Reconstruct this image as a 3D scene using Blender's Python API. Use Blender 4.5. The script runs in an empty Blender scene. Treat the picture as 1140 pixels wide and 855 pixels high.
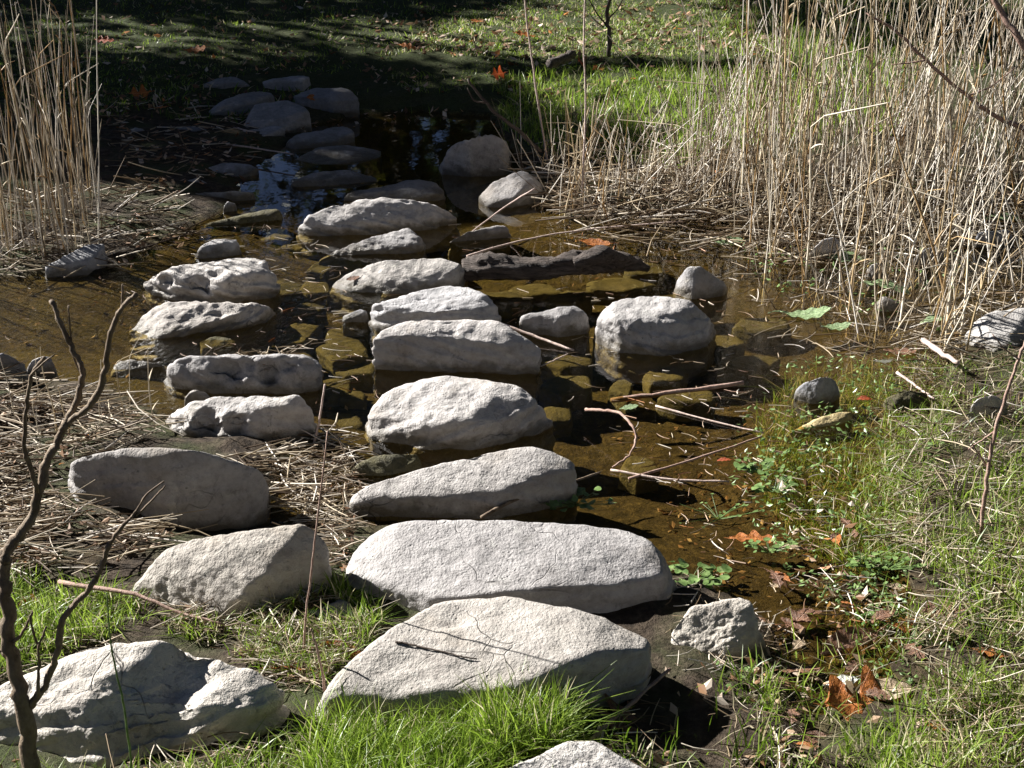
import bpy, bmesh, math, random
import numpy as np
from mathutils import Vector, Matrix

random.seed(7)
RNG = np.random.default_rng(11)
scene = bpy.context.scene
COL = scene.collection
R = math.radians

# ------------------------------------------------------------------ camera
W0, H0, F = 1140.0, 855.0, 1583.0
CAM_H, PITCH = 2.0, R(23.2)
cam_d = bpy.data.cameras.new('camera')
cam = bpy.data.objects.new('camera', cam_d); COL.objects.link(cam)
cam.location = (0, 0, CAM_H); cam.rotation_euler = (math.pi / 2 - PITCH, 0, 0)
cam_d.sensor_width = 36; cam_d.lens = F / W0 * 36
cam_d.clip_start = 0.05; cam_d.clip_end = 1000
scene.camera = cam
SP, CP = math.sin(PITCH), math.cos(PITCH)

def rays(px, py):
    u = (np.asarray(px, float) - W0 / 2) / F
    v = -(np.asarray(py, float) - H0 / 2) / F
    return u, CP + v * SP, -SP + v * CP          # x, y, z per unit depth

def at(px, py, z=0.0):
    x, y, dz = rays(px, py)
    t = (z - CAM_H) / dz
    return Vector((float(x * t), float(y * t), float(z)))

def at_n(px, py, z):
    x, y, dz = rays(px, py)
    t = (z - CAM_H) / dz
    return x * t, y * t

def at_y(px, py, Y):
    x, y, dz = rays(px, py)
    t = Y / y
    return Vector((float(x * t), Y, float(CAM_H + dz * t)))

# ------------------------------------------------------------------ noise
_P = np.random.default_rng(3).permutation(256); _P = np.concatenate([_P, _P, _P])
_G = np.random.default_rng(4).normal(size=(256, 3)); _G /= np.linalg.norm(_G, axis=1)[:, None]
def perlin(p):
    i = np.floor(p).astype(int); f = p - i; i &= 255
    u = f * f * f * (f * (f * 6 - 15) + 10)
    out = 0
    for dx in (0, 1):
        wx = u[:, 0] if dx else 1 - u[:, 0]
        for dy in (0, 1):
            wy = u[:, 1] if dy else 1 - u[:, 1]
            for dz in (0, 1):
                wz = u[:, 2] if dz else 1 - u[:, 2]
                h = _P[_P[_P[i[:, 0] + dx] + i[:, 1] + dy] + i[:, 2] + dz]
                g = _G[h]
                out = out + wx * wy * wz * (g[:, 0] * (f[:, 0] - dx) + g[:, 1] * (f[:, 1] - dy) + g[:, 2] * (f[:, 2] - dz))
    return out
def fbm(p, o=4, gain=.5):
    a, s, r = 1.0, 1.0, 0
    for k in range(o):
        r = r + a * perlin(p * s + 17.3 * k); a *= gain; s *= 2.03
    return r
def ridged(p, o=3):
    a, s, r = 1.0, 1.0, 0
    for k in range(o):
        r = r + a * (1 - np.abs(perlin(p * s + 9.1 * k)) * 2.2); a *= .5; s *= 2.1
    return r

# ------------------------------------------------------------------ mesh helpers
def mesh_np(name, v, f, mat, smooth=True, tint=None):
    """v (N,3), f (M,k) with constant k."""
    v = np.ascontiguousarray(v, np.float32); f = np.ascontiguousarray(f, np.int32)
    me = bpy.data.meshes.new(name)
    n, k = f.shape
    me.vertices.add(len(v)); me.vertices.foreach_set('co', v.ravel())
    me.loops.add(n * k); me.loops.foreach_set('vertex_index', f.ravel())
    me.polygons.add(n)
    me.polygons.foreach_set('loop_start', np.arange(0, n * k, k, dtype=np.int32))
    me.polygons.foreach_set('use_smooth', np.full(n, smooth))
    if tint is not None:
        a = me.attributes.new('tint', 'FLOAT', 'POINT')
        a.data.foreach_set('value', np.ascontiguousarray(tint, np.float32))
    me.update(calc_edges=True); me.validate()
    if mat: me.materials.append(mat)
    return me

def link(name, me, label=None, cat=None, group=None, kind=None, parent=None, loc=None):
    o = bpy.data.objects.new(name, me); COL.objects.link(o)
    if label: o['label'] = label
    if cat: o['category'] = cat
    if group: o['group'] = group
    if kind: o['kind'] = kind
    if parent: o.parent = parent
    if loc is not None: o.location = loc
    return o

def tubes(P, rad, ns=5):
    """P (N,K,3) paths, rad (N,K) -> verts, tris"""
    N, K, _ = P.shape
    T = np.gradient(P, axis=1); T /= np.linalg.norm(T, axis=2, keepdims=True) + 1e-9
    ref = np.where(np.abs(T[:, :1, 2:3]) > .8, np.array([[[1., 0, 0]]]), np.array([[[0, 0, 1.]]]))
    A = np.cross(T, np.broadcast_to(ref, T.shape)); A /= np.linalg.norm(A, axis=2, keepdims=True) + 1e-9
    B = np.cross(T, A)
    ang = np.arange(ns) / ns * 2 * np.pi
    V = P[:, :, None] + rad[:, :, None, None] * (A[:, :, None] * np.cos(ang)[None, None, :, None] + B[:, :, None] * np.sin(ang)[None, None, :, None])
    idx = np.arange(N * K * ns).reshape(N, K, ns)
    a = idx[:, :-1]; b = idx[:, 1:]
    a2 = np.roll(a, -1, axis=2); b2 = np.roll(b, -1, axis=2)
    q = np.stack([a, a2, b2, b], -1).reshape(-1, 4)
    return V.reshape(-1, 3), q

def smooth_path(pts, n=4):
    pts = [np.array(p, float) for p in pts]
    if len(pts) < 3:
        return np.array([pts[0] * (1 - t) + pts[-1] * t for t in np.linspace(0, 1, 2 * n)])
    P = [2 * pts[0] - pts[1]] + pts + [2 * pts[-1] - pts[-2]]
    out = []
    for i in range(1, len(P) - 2):
        for j in range(n):
            t = j / n
            out.append(.5 * ((2 * P[i]) + (P[i + 1] - P[i - 1]) * t + (2 * P[i - 1] - 5 * P[i] + 4 * P[i + 1] - P[i + 2]) * t ** 2 + (3 * P[i] - P[i - 1] - 3 * P[i + 1] + P[i + 2]) * t ** 3))
    out.append(pts[-1])
    return np.array(out)

def branch_mesh(name, paths, mat, ns=8, seed=0, knobs=.12):
    """paths: list of (points, r0, r1)"""
    vs, fs, off = [], [], 0
    rg = np.random.default_rng(seed)
    for pts, r0, r1 in paths:
        P = smooth_path(pts, 5)
        K = len(P); t = np.linspace(0, 1, K)
        rad = (r0 * (1 - t) + r1 * t) * (1 + knobs * rg.normal(size=K))
        P = P + rg.normal(size=P.shape) * (r0 * .18)
        v, q = tubes(P[None], rad[None], ns)
        # end caps
        c = len(v); v = np.vstack([v, P[0], P[-1]])
        ring0 = np.arange(ns); ring1 = np.arange(ns) + (K - 1) * ns
        caps = [[c, ring0[(i + 1) % ns], ring0[i], c] for i in range(0)]
        qq = [q]
        e0 = np.array([[ring0[i], ring0[(i + 1) % ns], c, c] for i in range(ns)])
        e1 = np.array([[ring1[(i + 1) % ns], ring1[i], c + 1, c + 1] for i in range(ns)])
        tri = np.vstack([np.stack([q[:, 0], q[:, 1], q[:, 2]], 1), np.stack([q[:, 0], q[:, 2], q[:, 3]], 1), e0[:, :3][:, ::-1], e1[:, :3][:, ::-1]])
        vs.append(v); fs.append(tri + off); off += len(v)
    return mesh_np(name, np.vstack(vs), np.vstack(fs), mat)

def in_poly(x, y, poly):
    poly = np.asarray(poly, float); x = np.asarray(x); y = np.asarray(y)
    c = np.zeros(x.shape, bool)
    j = len(poly) - 1
    for i in range(len(poly)):
        xi, yi = poly[i]; xj, yj = poly[j]
        cond = ((yi > y) != (yj > y)) & (x < (xj - xi) * (y - yi) / (yj - yi + 1e-12) + xi)
        c ^= cond; j = i
    return c
def poly_dist(x, y, poly):
    poly = np.asarray(poly, float)
    d = np.full(x.shape, 1e9)
    for i in range(len(poly)):
        a = poly[i]; b = poly[(i + 1) % len(poly)]
        ab = b - a; L = ab @ ab + 1e-12
        t = np.clip(((x - a[0]) * ab[0] + (y - a[1]) * ab[1]) / L, 0, 1)
        d = np.minimum(d, (x - a[0] - t * ab[0]) ** 2 + (y - a[1] - t * ab[1]) ** 2)
    return np.sqrt(d)

# ------------------------------------------------------------------ terrain
POND_PX = [(-260, 312), (0, 308), (110, 305), (150, 285), (205, 255), (255, 232), (275, 190), (312, 168), (345, 140),
           (400, 128), (470, 124), (545, 130), (580, 180), (600, 225), (640, 246), (720, 238), (800, 228), (960, 222), (1140, 226), (1340, 240),
           (1360, 330), (1140, 330), (1085, 372), (1050, 420), (1035, 470), (1020, 520), (1015, 570), (1005, 620), (1015, 660), (1012, 715), (970, 775), (905, 800),
           (868, 770), (858, 700), (800, 650), (760, 640), (752, 640), (640, 620), (500, 600), (410, 582), (380, 560), (345, 585), (262, 592), (235, 580), (300, 545), (330, 500),
           (300, 480), (225, 482), (165, 455), (110, 428), (0, 425), (-260, 440)]
_px = np.array(POND_PX, float)
PX, PY = at_n(_px[:, 0], _px[:, 1], 0.0)
POND = np.stack([PX, PY], 1)

def sm(a, b, x):
    t = np.clip((x - a) / (b - a), 0, 1); return t * t * (3 - 2 * t)

def gh(x, y):
    x = np.asarray(x, float); y = np.asarray(y, float)
    sh = x.shape; x = x.ravel(); y = y.ravel()
    d = poly_dist(x, y, POND); ins = in_poly(x, y, POND)
    p3 = np.stack([x, y, np.zeros_like(x)], 1)
    nb = fbm(p3 * 1.3, 3); nm = fbm(p3 * 5 + 40, 3); nf = fbm(p3 * 19 + 80, 3)
    d = d + .06 * nm
    zi = -.012 - .13 * sm(0, .75, d) + .025 * nb * sm(0, .4, d) + .016 * nm + .006 * nf
    zi = np.minimum(zi, -.004 + .012 * nm)
    flat = 1 - .72 * sm(.6, 1.0, x) * sm(5.6, 5.0, y) if False else 1 - .72 * sm(.6, 1.0, x) * (1 - sm(5.0, 5.6, y))
    zo = .010 + (.045 * sm(0, .25, d) + .06 * sm(.2, 1.6, d)) * flat + .03 * nb * sm(0, .6, d) + .018 * nm + .010 * nf
    zo = zo + .035 * np.maximum(y - 8.6, 0) + .0016 * np.clip(y - 8.6, 0, 40) ** 2
    zo = zo + .05 * np.maximum(np.abs(x) - 6, 0)
    return np.where(ins, zi, zo).reshape(sh)

def ground_at(px, py):
    z = 0.0
    for _ in range(6):
        p = at(px, py, z); z = float(gh(np.array([p.x]), np.array([p.y]))[0])
    p.z = z
    return p
def ground_n(px, py):
    z = np.zeros(len(px))
    for _ in range(4):
        x, y = at_n(px, py, z); z = gh(x, y)
    x, y = at_n(px, py, z)
    return x, y, z

# ------------------------------------------------------------------ materials
class NT:
    def __init__(s, name):
        s.m = bpy.data.materials.new(name); s.m.use_nodes = True
        s.t = s.m.node_tree; s.t.nodes.clear()
        s.out = s.n('ShaderNodeOutputMaterial')
    def n(s, typ, **kw):
        nd = s.t.nodes.new(typ)
        for k, v in kw.items():
            if k.startswith('i_'):
                key = k[2:]; key = int(key) if key.isdigit() else key
                nd.inputs[key].default_value = v
            else: setattr(nd, k, v)
        return nd
    def l(s, a, b): s.t.links.new(a, b)
    def noise(s, vec, scale, detail=5, rough=.55, dist=0):
        nd = s.n('ShaderNodeTexNoise'); nd.inputs['Scale'].default_value = scale
        nd.inputs['Detail'].default_value = detail; nd.inputs['Roughness'].default_value = rough
        nd.inputs['Distortion'].default_value = dist
        s.l(vec, nd.inputs['Vector']); return nd.outputs['Fac']
    def ramp(s, fac, stops):
        nd = s.n('ShaderNodeValToRGB'); e = nd.color_ramp.elements
        while len(e) < len(stops): e.new(.5)
        for el, (p, c) in zip(e, stops):
            el.position = p; el.color = (*c, 1) if len(c) == 3 else c
        s.l(fac, nd.inputs[0]); return nd.outputs[0]
    def math(s, op, a, b=None):
        nd = s.n('ShaderNodeMath', operation=op)
        for i, q in enumerate((a, b)):
            if q is None: continue
            if isinstance(q, (int, float)): nd.inputs[i].default_value = q
            else: s.l(q, nd.inputs[i])
        return nd.outputs[0]
    def mixc(s, fac, a, b, mode='MIX'):
        nd = s.n('ShaderNodeMix', data_type='RGBA', blend_type=mode)
        for i, q in ((0, fac), (6, a), (7, b)):
            if isinstance(q, (int, float)): nd.inputs[i].default_value = q
            elif isinstance(q, tuple): nd.inputs[i].default_value = (*q, 1)
            else: s.l(q, nd.inputs[i])
        return nd.outputs[2]
    def bump(s, h, strength, dist=.02, normal=None):
        nd = s.n('ShaderNodeBump'); nd.inputs['Strength'].default_value = strength; nd.inputs['Distance'].default_value = dist
        s.l(h, nd.inputs['Height'])
        if normal is not None: s.l(normal, nd.inputs['Normal'])
        return nd.outputs[0]
    def princ(s, color, rough=.8, normal=None, spec=.3):
        nd = s.n('ShaderNodeBsdfPrincipled')
        for k, q in (('Base Color', color), ('Roughness', rough)):
            if isinstance(q, tuple): nd.inputs[k].default_value = (*q, 1)
            elif isinstance(q, (int, float)): nd.inputs[k].default_value = q
            else: s.l(q, nd.inputs[k])
        nd.inputs['Specular IOR Level'].default_value = spec
        if normal is not None: s.l(normal, nd.inputs['Normal'])
        return nd.outputs[0]
    def done(s, sh):
        s.l(sh, s.out.inputs['Surface']); return s.m

def mat_stone(name, light=(.50, .475, .45), mid=(.38, .36, .345), dark=(.19, .175, .165), wet=True, algae=0.0):
    t = NT(name); geo = t.n('ShaderNodeNewGeometry'); pos = geo.outputs['Position']
    oi = t.n('ShaderNodeObjectInfo')
    n1 = t.noise(pos, 7, 6, .6); n2 = t.noise(pos, 38, 5, .65); n3 = t.noise(pos, 150, 3, .6)
    c = t.ramp(n1, [(.25, dark), (.45, mid), (.62, light)])
    c = t.mixc(.55, c, t.ramp(n2, [(.28, dark), (.5, mid), (.72, light)]))
    v = t.n('ShaderNodeTexVoronoi'); v.inputs['Scale'].default_value = 55; t.l(pos, v.inputs['Vector'])
    pit = t.ramp(v.outputs['Distance'], [(.04, (0, 0, 0)), (.22, (1, 1, 1))])
    pm = t.ramp(t.noise(pos, 11, 3), [(.5, (0, 0, 0)), (.62, (1, 1, 1))])
    pit2 = t.mixc(pm, (1, 1, 1), pit)
    c = t.mixc(.35, c, pit2, 'MULTIPLY')
    # pale crusty lichen patches and brown staining
    li = t.ramp(t.noise(pos, 16, 6, .7, .5), [(.60, (0, 0, 0)), (.68, (1, 1, 1))])
    c = t.mixc(t.math('MULTIPLY', li, .5), c, (.55, .54, .49))
    st = t.ramp(t.noise(pos, 4.5, 5, .6), [(.55, (0, 0, 0)), (.72, (1, 1, 1))])
    c = t.mixc(t.math('MULTIPLY', st, .45), c, (.30, .25, .19))
    wz = t.n('ShaderNodeTexNoise'); wz.inputs['Scale'].default_value = 6; t.l(pos, wz.inputs['Vector'])
    wv = t.n('ShaderNodeVectorMath', operation='MULTIPLY_ADD'); t.l(wz.outputs['Color'], wv.inputs[0]); wv.inputs[1].default_value = (.22, .22, .22); t.l(pos, wv.inputs[2])
    cv = t.n('ShaderNodeTexVoronoi', feature='DISTANCE_TO_EDGE'); cv.inputs['Scale'].default_value = 5.5; t.l(wv.outputs[0], cv.inputs['Vector'])
    crk = t.ramp(cv.outputs['Distance'], [(.002, (1, 1, 1)), (.012, (0, 0, 0))])
    crk = t.math('MULTIPLY', crk, t.ramp(t.noise(pos, 3.7, 3), [(.56, (0, 0, 0)), (.68, (1, 1, 1))]))
    c = t.mixc(t.math('MULTIPLY', crk, .6), c, (.07, .06, .05))
    blk = t.ramp(t.noise(pos, 23, 6, .72, .8), [(.58, (0, 0, 0)), (.66, (1, 1, 1))])
    c = t.mixc(t.math('MULTIPLY', blk, .45), c, (.13, .12, .11))
    gs = t.ramp(oi.outputs['Random'], [(0, (.86, .90, .98)), (.35, (1, .97, .92)), (.7, (.95, .95, .97)), (1, (1, .94, .86))])
    c = t.mixc(.8, c, gs, 'MULTIPLY')
    # each stone its own grey
    hsv = t.n('ShaderNodeHueSaturation'); t.l(c, hsv.inputs['Color'])
    t.l(t.math('ADD', t.math('MULTIPLY', t.math('FRACT', t.math('MULTIPLY', oi.outputs['Random'], 7.3)), .40), .78), hsv.inputs['Value'])
    c = hsv.outputs[0]
    rough = .85
    if wet:
        sx = t.n('ShaderNodeSeparateXYZ'); t.l(pos, sx.inputs[0])
        wl = t.math('ADD', sx.outputs[2], t.math('MULTIPLY', t.math('SUBTRACT', t.noise(pos, 14, 4), .5), .09))
        w = t.ramp(wl, [(.02, (1, 1, 1)), (.05, (0, 0, 0))])
        c = t.mixc(t.math('MULTIPLY', w, .75), c, (.075, .06, .035))
        rough = t.math('SUBTRACT', .85, t.math('MULTIPLY', w, .5))
    if algae:
        al = t.ramp(t.noise(pos, 9, 5, .6), [(.4, (0, 0, 0)), (.6, (1, 1, 1))])
        c = t.mixc(t.math('MULTIPLY', al, algae), c, (.095, .082, .03))
    h = t.math('ADD', t.math('MULTIPLY', n2, .6), t.math('MULTIPLY', n3, .35))
    hp = t.math('SUBTRACT', t.math('ADD', h, t.math('MULTIPLY', pit2, .35)), t.math('MULTIPLY', crk, .4))
    nb = t.bump(hp, .8, .014)
    return t.done(t.princ(c, rough, nb, .25))

M_STONE = mat_stone('limestone')
M_STONE_WARM = mat_stone('warm_limestone', (.52, .48, .43), (.42, .39, .35), (.22, .19, .17))
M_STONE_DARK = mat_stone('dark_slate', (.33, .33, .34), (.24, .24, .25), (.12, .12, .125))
M_STONE_SUB = mat_stone('algae_stone', (.15, .132, .08), (.085, .076, .047), (.036, .032, .02), False, .6)

def mat_ground():
    t = NT('soil_and_mud'); geo = t.n('ShaderNodeNewGeometry'); pos = geo.outputs['Position']
    sx = t.n('ShaderNodeSeparateXYZ'); t.l(pos, sx.inputs[0])
    n1 = t.noise(pos, 3, 5); n2 = t.noise(pos, 26, 6, .7); n3 = t.noise(pos, 110, 4, .7)
    soil = t.ramp(n2, [(.3, (.016, .011, .007)), (.5, (.045, .032, .021)), (.72, (.11, .083, .058))])
    moss = t.ramp(n1, [(.45, (0, 0, 0)), (.62, (1, 1, 1))])
    soil = t.mixc(t.math('MULTIPLY', moss, .6), soil, t.ramp(n3, [(.3, (.02, .03, .008)), (.7, (.07, .10, .025))]))
    far = t.ramp(t.math('MULTIPLY', t.math('SUBTRACT', sx.outputs[1], 8.3), .8), [(0, (0, 0, 0)), (1, (1, 1, 1))])
    soil = t.mixc(t.math('MULTIPLY', far, .75), soil, t.ramp(n3, [(.3, (.012, .018, .005)), (.5, (.035, .050, .012)), (.72, (.10, .11, .04))]))
    mud = t.ramp(n2, [(.3, (.018, .0125, .006)), (.5, (.048, .034, .016)), (.7, (.12, .088, .042))])
    alg = t.ramp(t.noise(pos, 5.5, 5, .65), [(.42, (0, 0, 0)), (.58, (1, 1, 1))])
    # golden algae grows on the left and far half of the pool bed
    ax = t.math('SUBTRACT', t.math('MULTIPLY', sx.outputs[1], .8), t.math('ADD', sx.outputs[0], 2.9))
    am = t.ramp(ax, [(0, (.15, .15, .15)), (1, (1, 1, 1))])
    mud = t.mixc(t.math('MULTIPLY', t.math('MULTIPLY', alg, am), .8), mud, t.ramp(n3, [(.35, (.022, .019, .006)), (.55, (.085, .066, .018)), (.72, (.22, .17, .05))]))
    v = t.n('ShaderNodeTexVoronoi'); v.inputs['Scale'].default_value = 42; t.l(pos, v.inputs['Vector'])
    fleck = t.ramp(v.outputs['Distance'], [(.08, (1, 1, 1)), (.16, (0, 0, 0))])
    vr = t.n('ShaderNodeSeparateColor'); t.l(v.outputs['Color'], vr.inputs[0])
    fl = t.math('MULTIPLY', fleck, t.ramp(vr.outputs[0], [(.6, (0, 0, 0)), (.7, (1, 1, 1))]))
    mud = t.mixc(t.math('MULTIPLY', fl, .6), mud, (.24, .17, .07))
    under = t.ramp(sx.outputs[2], [(0, (1, 1, 1)), (.02, (0, 0, 0))])
    u2 = t.math('MULTIPLY', under, 1.0)
    c = t.mixc(u2, soil, mud)
    h = t.math('ADD', t.math('MULTIPLY', n2, 1.0), t.math('MULTIPLY', n3, .5))
    return t.done(t.princ(c, .9, t.bump(h, .7, .03), .2))

def mat_water():
    t = NT('pond_water'); geo = t.n('ShaderNodeNewGeometry'); pos = geo.outputs['Position']
    mp = t.n('ShaderNodeMapping'); mp.inputs['Scale'].default_value = (1, .55, 1); t.l(pos, mp.inputs[0])
    sx = t.n('ShaderNodeSeparateXYZ'); t.l(pos, sx.inputs[0])
    n1 = t.noise(mp.outputs[0], 9, 3, .5); n2 = t.noise(mp.outputs[0], 55, 3, .55, .4)
    # the trickle on the left stirs the surface
    lm = t.ramp(t.math('MULTIPLY', sx.outputs[0], -1), [(.5, (.06, .06, .06)), (.95, (1, 1, 1))])
    lm = t.math('MULTIPLY', lm, t.ramp(t.math('MULTIPLY', t.math('SUBTRACT', sx.outputs[1], 5.2), 1.0), [(.2, (1, 1, 1)), (.95, (0, 0, 0))]))
    h = t.math('ADD', t.math('MULTIPLY', n1, .10), t.math('MULTIPLY', t.math('MULTIPLY', n2, lm), .9))
    nb = t.bump(h, .5, .02)
    vd = t.n('ShaderNodeVectorMath', operation='DOT_PRODUCT'); t.l(nb, vd.inputs[0]); t.l(geo.outputs['Incoming'], vd.inputs[1])
    cosi = t.math('ABSOLUTE', vd.outputs['Value'])
    fres = t.math('ADD', t.math('MULTIPLY', t.math('POWER', t.math('SUBTRACT', 1.0, t.math('MINIMUM', cosi, 1.0)), 5.0), .98), .02)
    tr = t.n('ShaderNodeBsdfTransparent'); tr.inputs[0].default_value = (.80, .71, .46, 1)
    gl = t.n('ShaderNodeBsdfGlossy'); gl.inputs['Roughness'].default_value = .03; gl.inputs['Color'].default_value = (1, 1, 1, 1)
    t.l(nb, gl.inputs['Normal'])
    mx = t.n('ShaderNodeMixShader'); t.l(fres, mx.inputs[0]); t.l(tr.outputs[0], mx.inputs[1]); t.l(gl.outputs[0], mx.inputs[2])
    return t.done(mx.outputs[0])

def leaf_mat(name, a, b, trans):
    t = NT(name); tc = t.n('ShaderNodeTexCoord'); ob = tc.outputs['Object']
    sx = t.n('ShaderNodeSeparateXYZ'); t.l(ob, sx.inputs[0])
    n = t.noise(ob, 9, 5, .65); n2 = t.noise(ob, 26, 4)
    c = t.ramp(n, [(.3, a), (.68, b)])
    spot = t.ramp(n2, [(.56, (0, 0, 0)), (.66, (1, 1, 1))])
    c = t.mixc(t.math('MULTIPLY', spot, .7), c, tuple(q * .35 for q in a))
    ay = t.math('ABSOLUTE', sx.outputs[1])
    rib = t.ramp(ay, [(.006, (1, 1, 1)), (.016, (0, 0, 0))])
    vn = t.math('ABSOLUTE', t.math('SINE', t.math('MULTIPLY', t.math('ADD', sx.outputs[0], t.math('MULTIPLY', ay, -.8)), 26.0)))
    rib = t.math('MAXIMUM', rib, t.math('MULTIPLY', t.ramp(vn, [(.04, (1, 1, 1)), (.14, (0, 0, 0))]), .6))
    c = t.mixc(t.math('MULTIPLY', rib, .45), c, tuple(min(1, q * 1.5 + .1) for q in b))
    p = t.princ(c, .5, t.bump(t.math('SUBTRACT', n, t.math('MULTIPLY', rib, .4)), .5, .05), .35)
    tl = t.n('ShaderNodeBsdfTranslucent'); t.l(c, tl.inputs[0])
    mx = t.n('ShaderNodeMixShader'); mx.inputs[0].default_value = trans
    t.l(p, mx.inputs[1]); t.l(tl.outputs[0], mx.inputs[2])
    return t.done(mx.outputs[0])

def mat_leafy(name, stops, trans=.45, rough=.55, use='tint', spec=.25, bump=0):
    t = NT(name)
    if use == 'tint':
        a = t.n('ShaderNodeAttribute', attribute_name='tint'); fac = a.outputs['Fac']
    elif use == 'obj':
        fac = t.n('ShaderNodeObjectInfo').outputs['Random']
    else:
        g = t.n('ShaderNodeNewGeometry'); fac = t.noise(g.outputs['Position'], use, 4)
    c = t.ramp(fac, stops)
    if bump:
        tc = t.n('ShaderNodeTexCoord')
        nn = t.noise(tc.outputs['Object'], bump, 4)
        c = t.mixc(.6, c, t.ramp(nn, [(.3, (.35, .3, .28)), (.65, (1.2, 1.2, 1.2))]), 'MULTIPLY')
    p = t.princ(c, rough, None, spec)
    if trans <= 0: return t.done(p)
    tl = t.n('ShaderNodeBsdfTranslucent'); t.l(c, tl.inputs[0])
    mx = t.n('ShaderNodeMixShader'); mx.inputs[0].default_value = trans
    t.l(p, mx.inputs[1]); t.l(tl.outputs[0], mx.inputs[2])
    return t.done(mx.outputs[0])

M_GRASS = mat_leafy('grass_blades', [(0, (.035, .07, .006)), (.4, (.14, .23, .018)), (.72, (.30, .40, .06)), (.80, (.42, .38, .20)), (1, (.60, .53, .38))], .5, .4, 'tint', .5)
M_STRAW = mat_leafy('dry_straw', [(0, (.05, .032, .02)), (.35, (.17, .115, .065)), (.6, (.40, .32, .21)), (.85, (.62, .54, .43)), (1, (.70, .64, .56))], .1)
M_REED = mat_leafy('dry_reed', [(0, (.30, .17, .06)), (.25, (.46, .35, .20)), (.6, (.58, .49, .35)), (1, (.72, .66, .56))], 0, .5, 'obj')
M_REED_T = mat_leafy('dry_reed_mass', [(0, (.05, .035, .02)), (.3, (.20, .14, .08)), (.6, (.48, .41, .31)), (1, (.74, .68, .60))], 0, .5)
M_CROWN = mat_leafy('autumn_crown', [(0, (.05, .06, .01)), (.5, (.11, .11, .015)), (.8, (.30, .22, .02)), (1, (.45, .28, .03))], .4)
M_CROWN_D = mat_leafy('evergreen_crown', [(0, (.02, .035, .012)), (1, (.05, .075, .02))], .3)
M_FLECK = mat_leafy('leaf_litter', [(0, (.10, .05, .025)), (.4, (.22, .12, .06)), (.7, (.42, .30, .20)), (.9, (.55, .48, .40)), (1, (.55, .20, .04))], .2)
M_LEAF_O = leaf_mat('orange_leaf', (.30, .085, .02), (.52, .19, .04), .3)
M_LEAF_R = leaf_mat('red_leaf', (.34, .045, .015), (.52, .12, .03), .35)
M_LEAF_B = leaf_mat('brown_leaf', (.11, .05, .028), (.26, .13, .07), .15)
M_LEAF_T = leaf_mat('tan_leaf', (.36, .25, .15), (.58, .45, .30), .2)
M_LEAF_W = leaf_mat('pale_leaf', (.48, .48, .40), (.70, .70, .62), .15)
M_LEAF_G = leaf_mat('floating_green_leaf', (.12, .19, .07), (.26, .34, .17), .1)
M_CRESS = mat_leafy('cress', [(.3, (.06, .12, .025)), (.7, (.22, .31, .11))], .2, .35, 60.0, .5)

def mat_bark(name, a, b, sc=40, st=(1, 1, 1), bs=.5):
    t = NT(name); g = t.n('ShaderNodeNewGeometry'); mp = t.n('ShaderNodeMapping'); mp.inputs['Scale'].default_value = st; t.l(g.outputs['Position'], mp.inputs[0]); pos = mp.outputs[0]
    n = t.noise(pos, sc, 6, .7, .3); n2 = t.noise(pos, sc * 4, 4)
    c = t.ramp(n, [(.3, a), (.7, b)])
    return t.done(t.princ(c, .75, t.bump(t.math('ADD', n, t.math('MULTIPLY', n2, .5)), bs, .008 if bs < .8 else .03), .3))
M_BARK = mat_bark('shrub_bark', (.07, .045, .028), (.27, .205, .14), 34, (1, 1, .5), .75)
M_BARK_RED = mat_bark('reddish_twig', (.20, .11, .08), (.42, .30, .24), 50)
M_BARK_D = mat_bark('dark_bark', (.035, .025, .02), (.12, .09, .07), 14)
M_LOG = mat_bark('rotten_wood', (.015, .010, .008), (.20, .16, .135), 16, (.5, 4, 4), 1.0)
M_ROOT = mat_bark('pale_root', (.35, .25, .20), (.62, .50, .44), 60)
M_SAND = mat_stone('sandy_slab', (.46, .38, .22), (.34, .27, .14), (.20, .15, .07), False)
M_GROUND = mat_ground(); M_WATER = mat_water()

# ------------------------------------------------------------------ ground sheet
def axis(dense, lo, hi, far):
    core = np.arange(lo, hi, dense); out = []
    x, st = hi, dense
    while x < far: out.append(x); st *= 1.28; x += st
    neg = []; x, st = lo - dense, dense
    while x > -far: neg.append(x); st *= 1.28; x -= st
    return np.array(neg[::-1] + list(core) + out)
gx = axis(.03, -4.2, 4.4, 250); gy = axis(.03, 1.6, 10.0, 250)
GX, GY = np.meshgrid(gx, gy)
gz = gh(GX, GY); gz = np.clip(gz, -1, 12)
idx = np.arange(GX.size).reshape(GX.shape)
gf = np.stack([idx[:-1, :-1], idx[:-1, 1:], idx[1:, 1:], idx[1:, :-1]], -1).reshape(-1, 4)
link('ground', mesh_np('ground', np.stack([GX, GY, gz], -1).reshape(-1, 3), gf, M_GROUND), kind='structure')
wx = np.linspace(-4.6, 5.2, 40); wy = np.linspace(2.2, 10, 30)
WX, WY = np.meshgrid(wx, wy); idx = np.arange(WX.size).reshape(WX.shape)
wf = np.stack([idx[:-1, :-1], idx[:-1, 1:], idx[1:, 1:], idx[1:, :-1]], -1).reshape(-1, 4)
link('water', mesh_np('water', np.stack([WX, WY, 0 * WX], -1).reshape(-1, 3), wf, M_WATER), kind='structure')

# ------------------------------------------------------------------ stones
def ico(sub):
    bm = bmesh.new(); bmesh.ops.create_icosphere(bm, subdivisions=sub, radius=1)
    v = np.array([x.co[:] for x in bm.verts]); f = np.array([[q.index for q in p.verts] for p in bm.faces]); bm.free()
    return v, f
ICO = {k: ico(k) for k in (4, 5, 6)}

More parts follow.
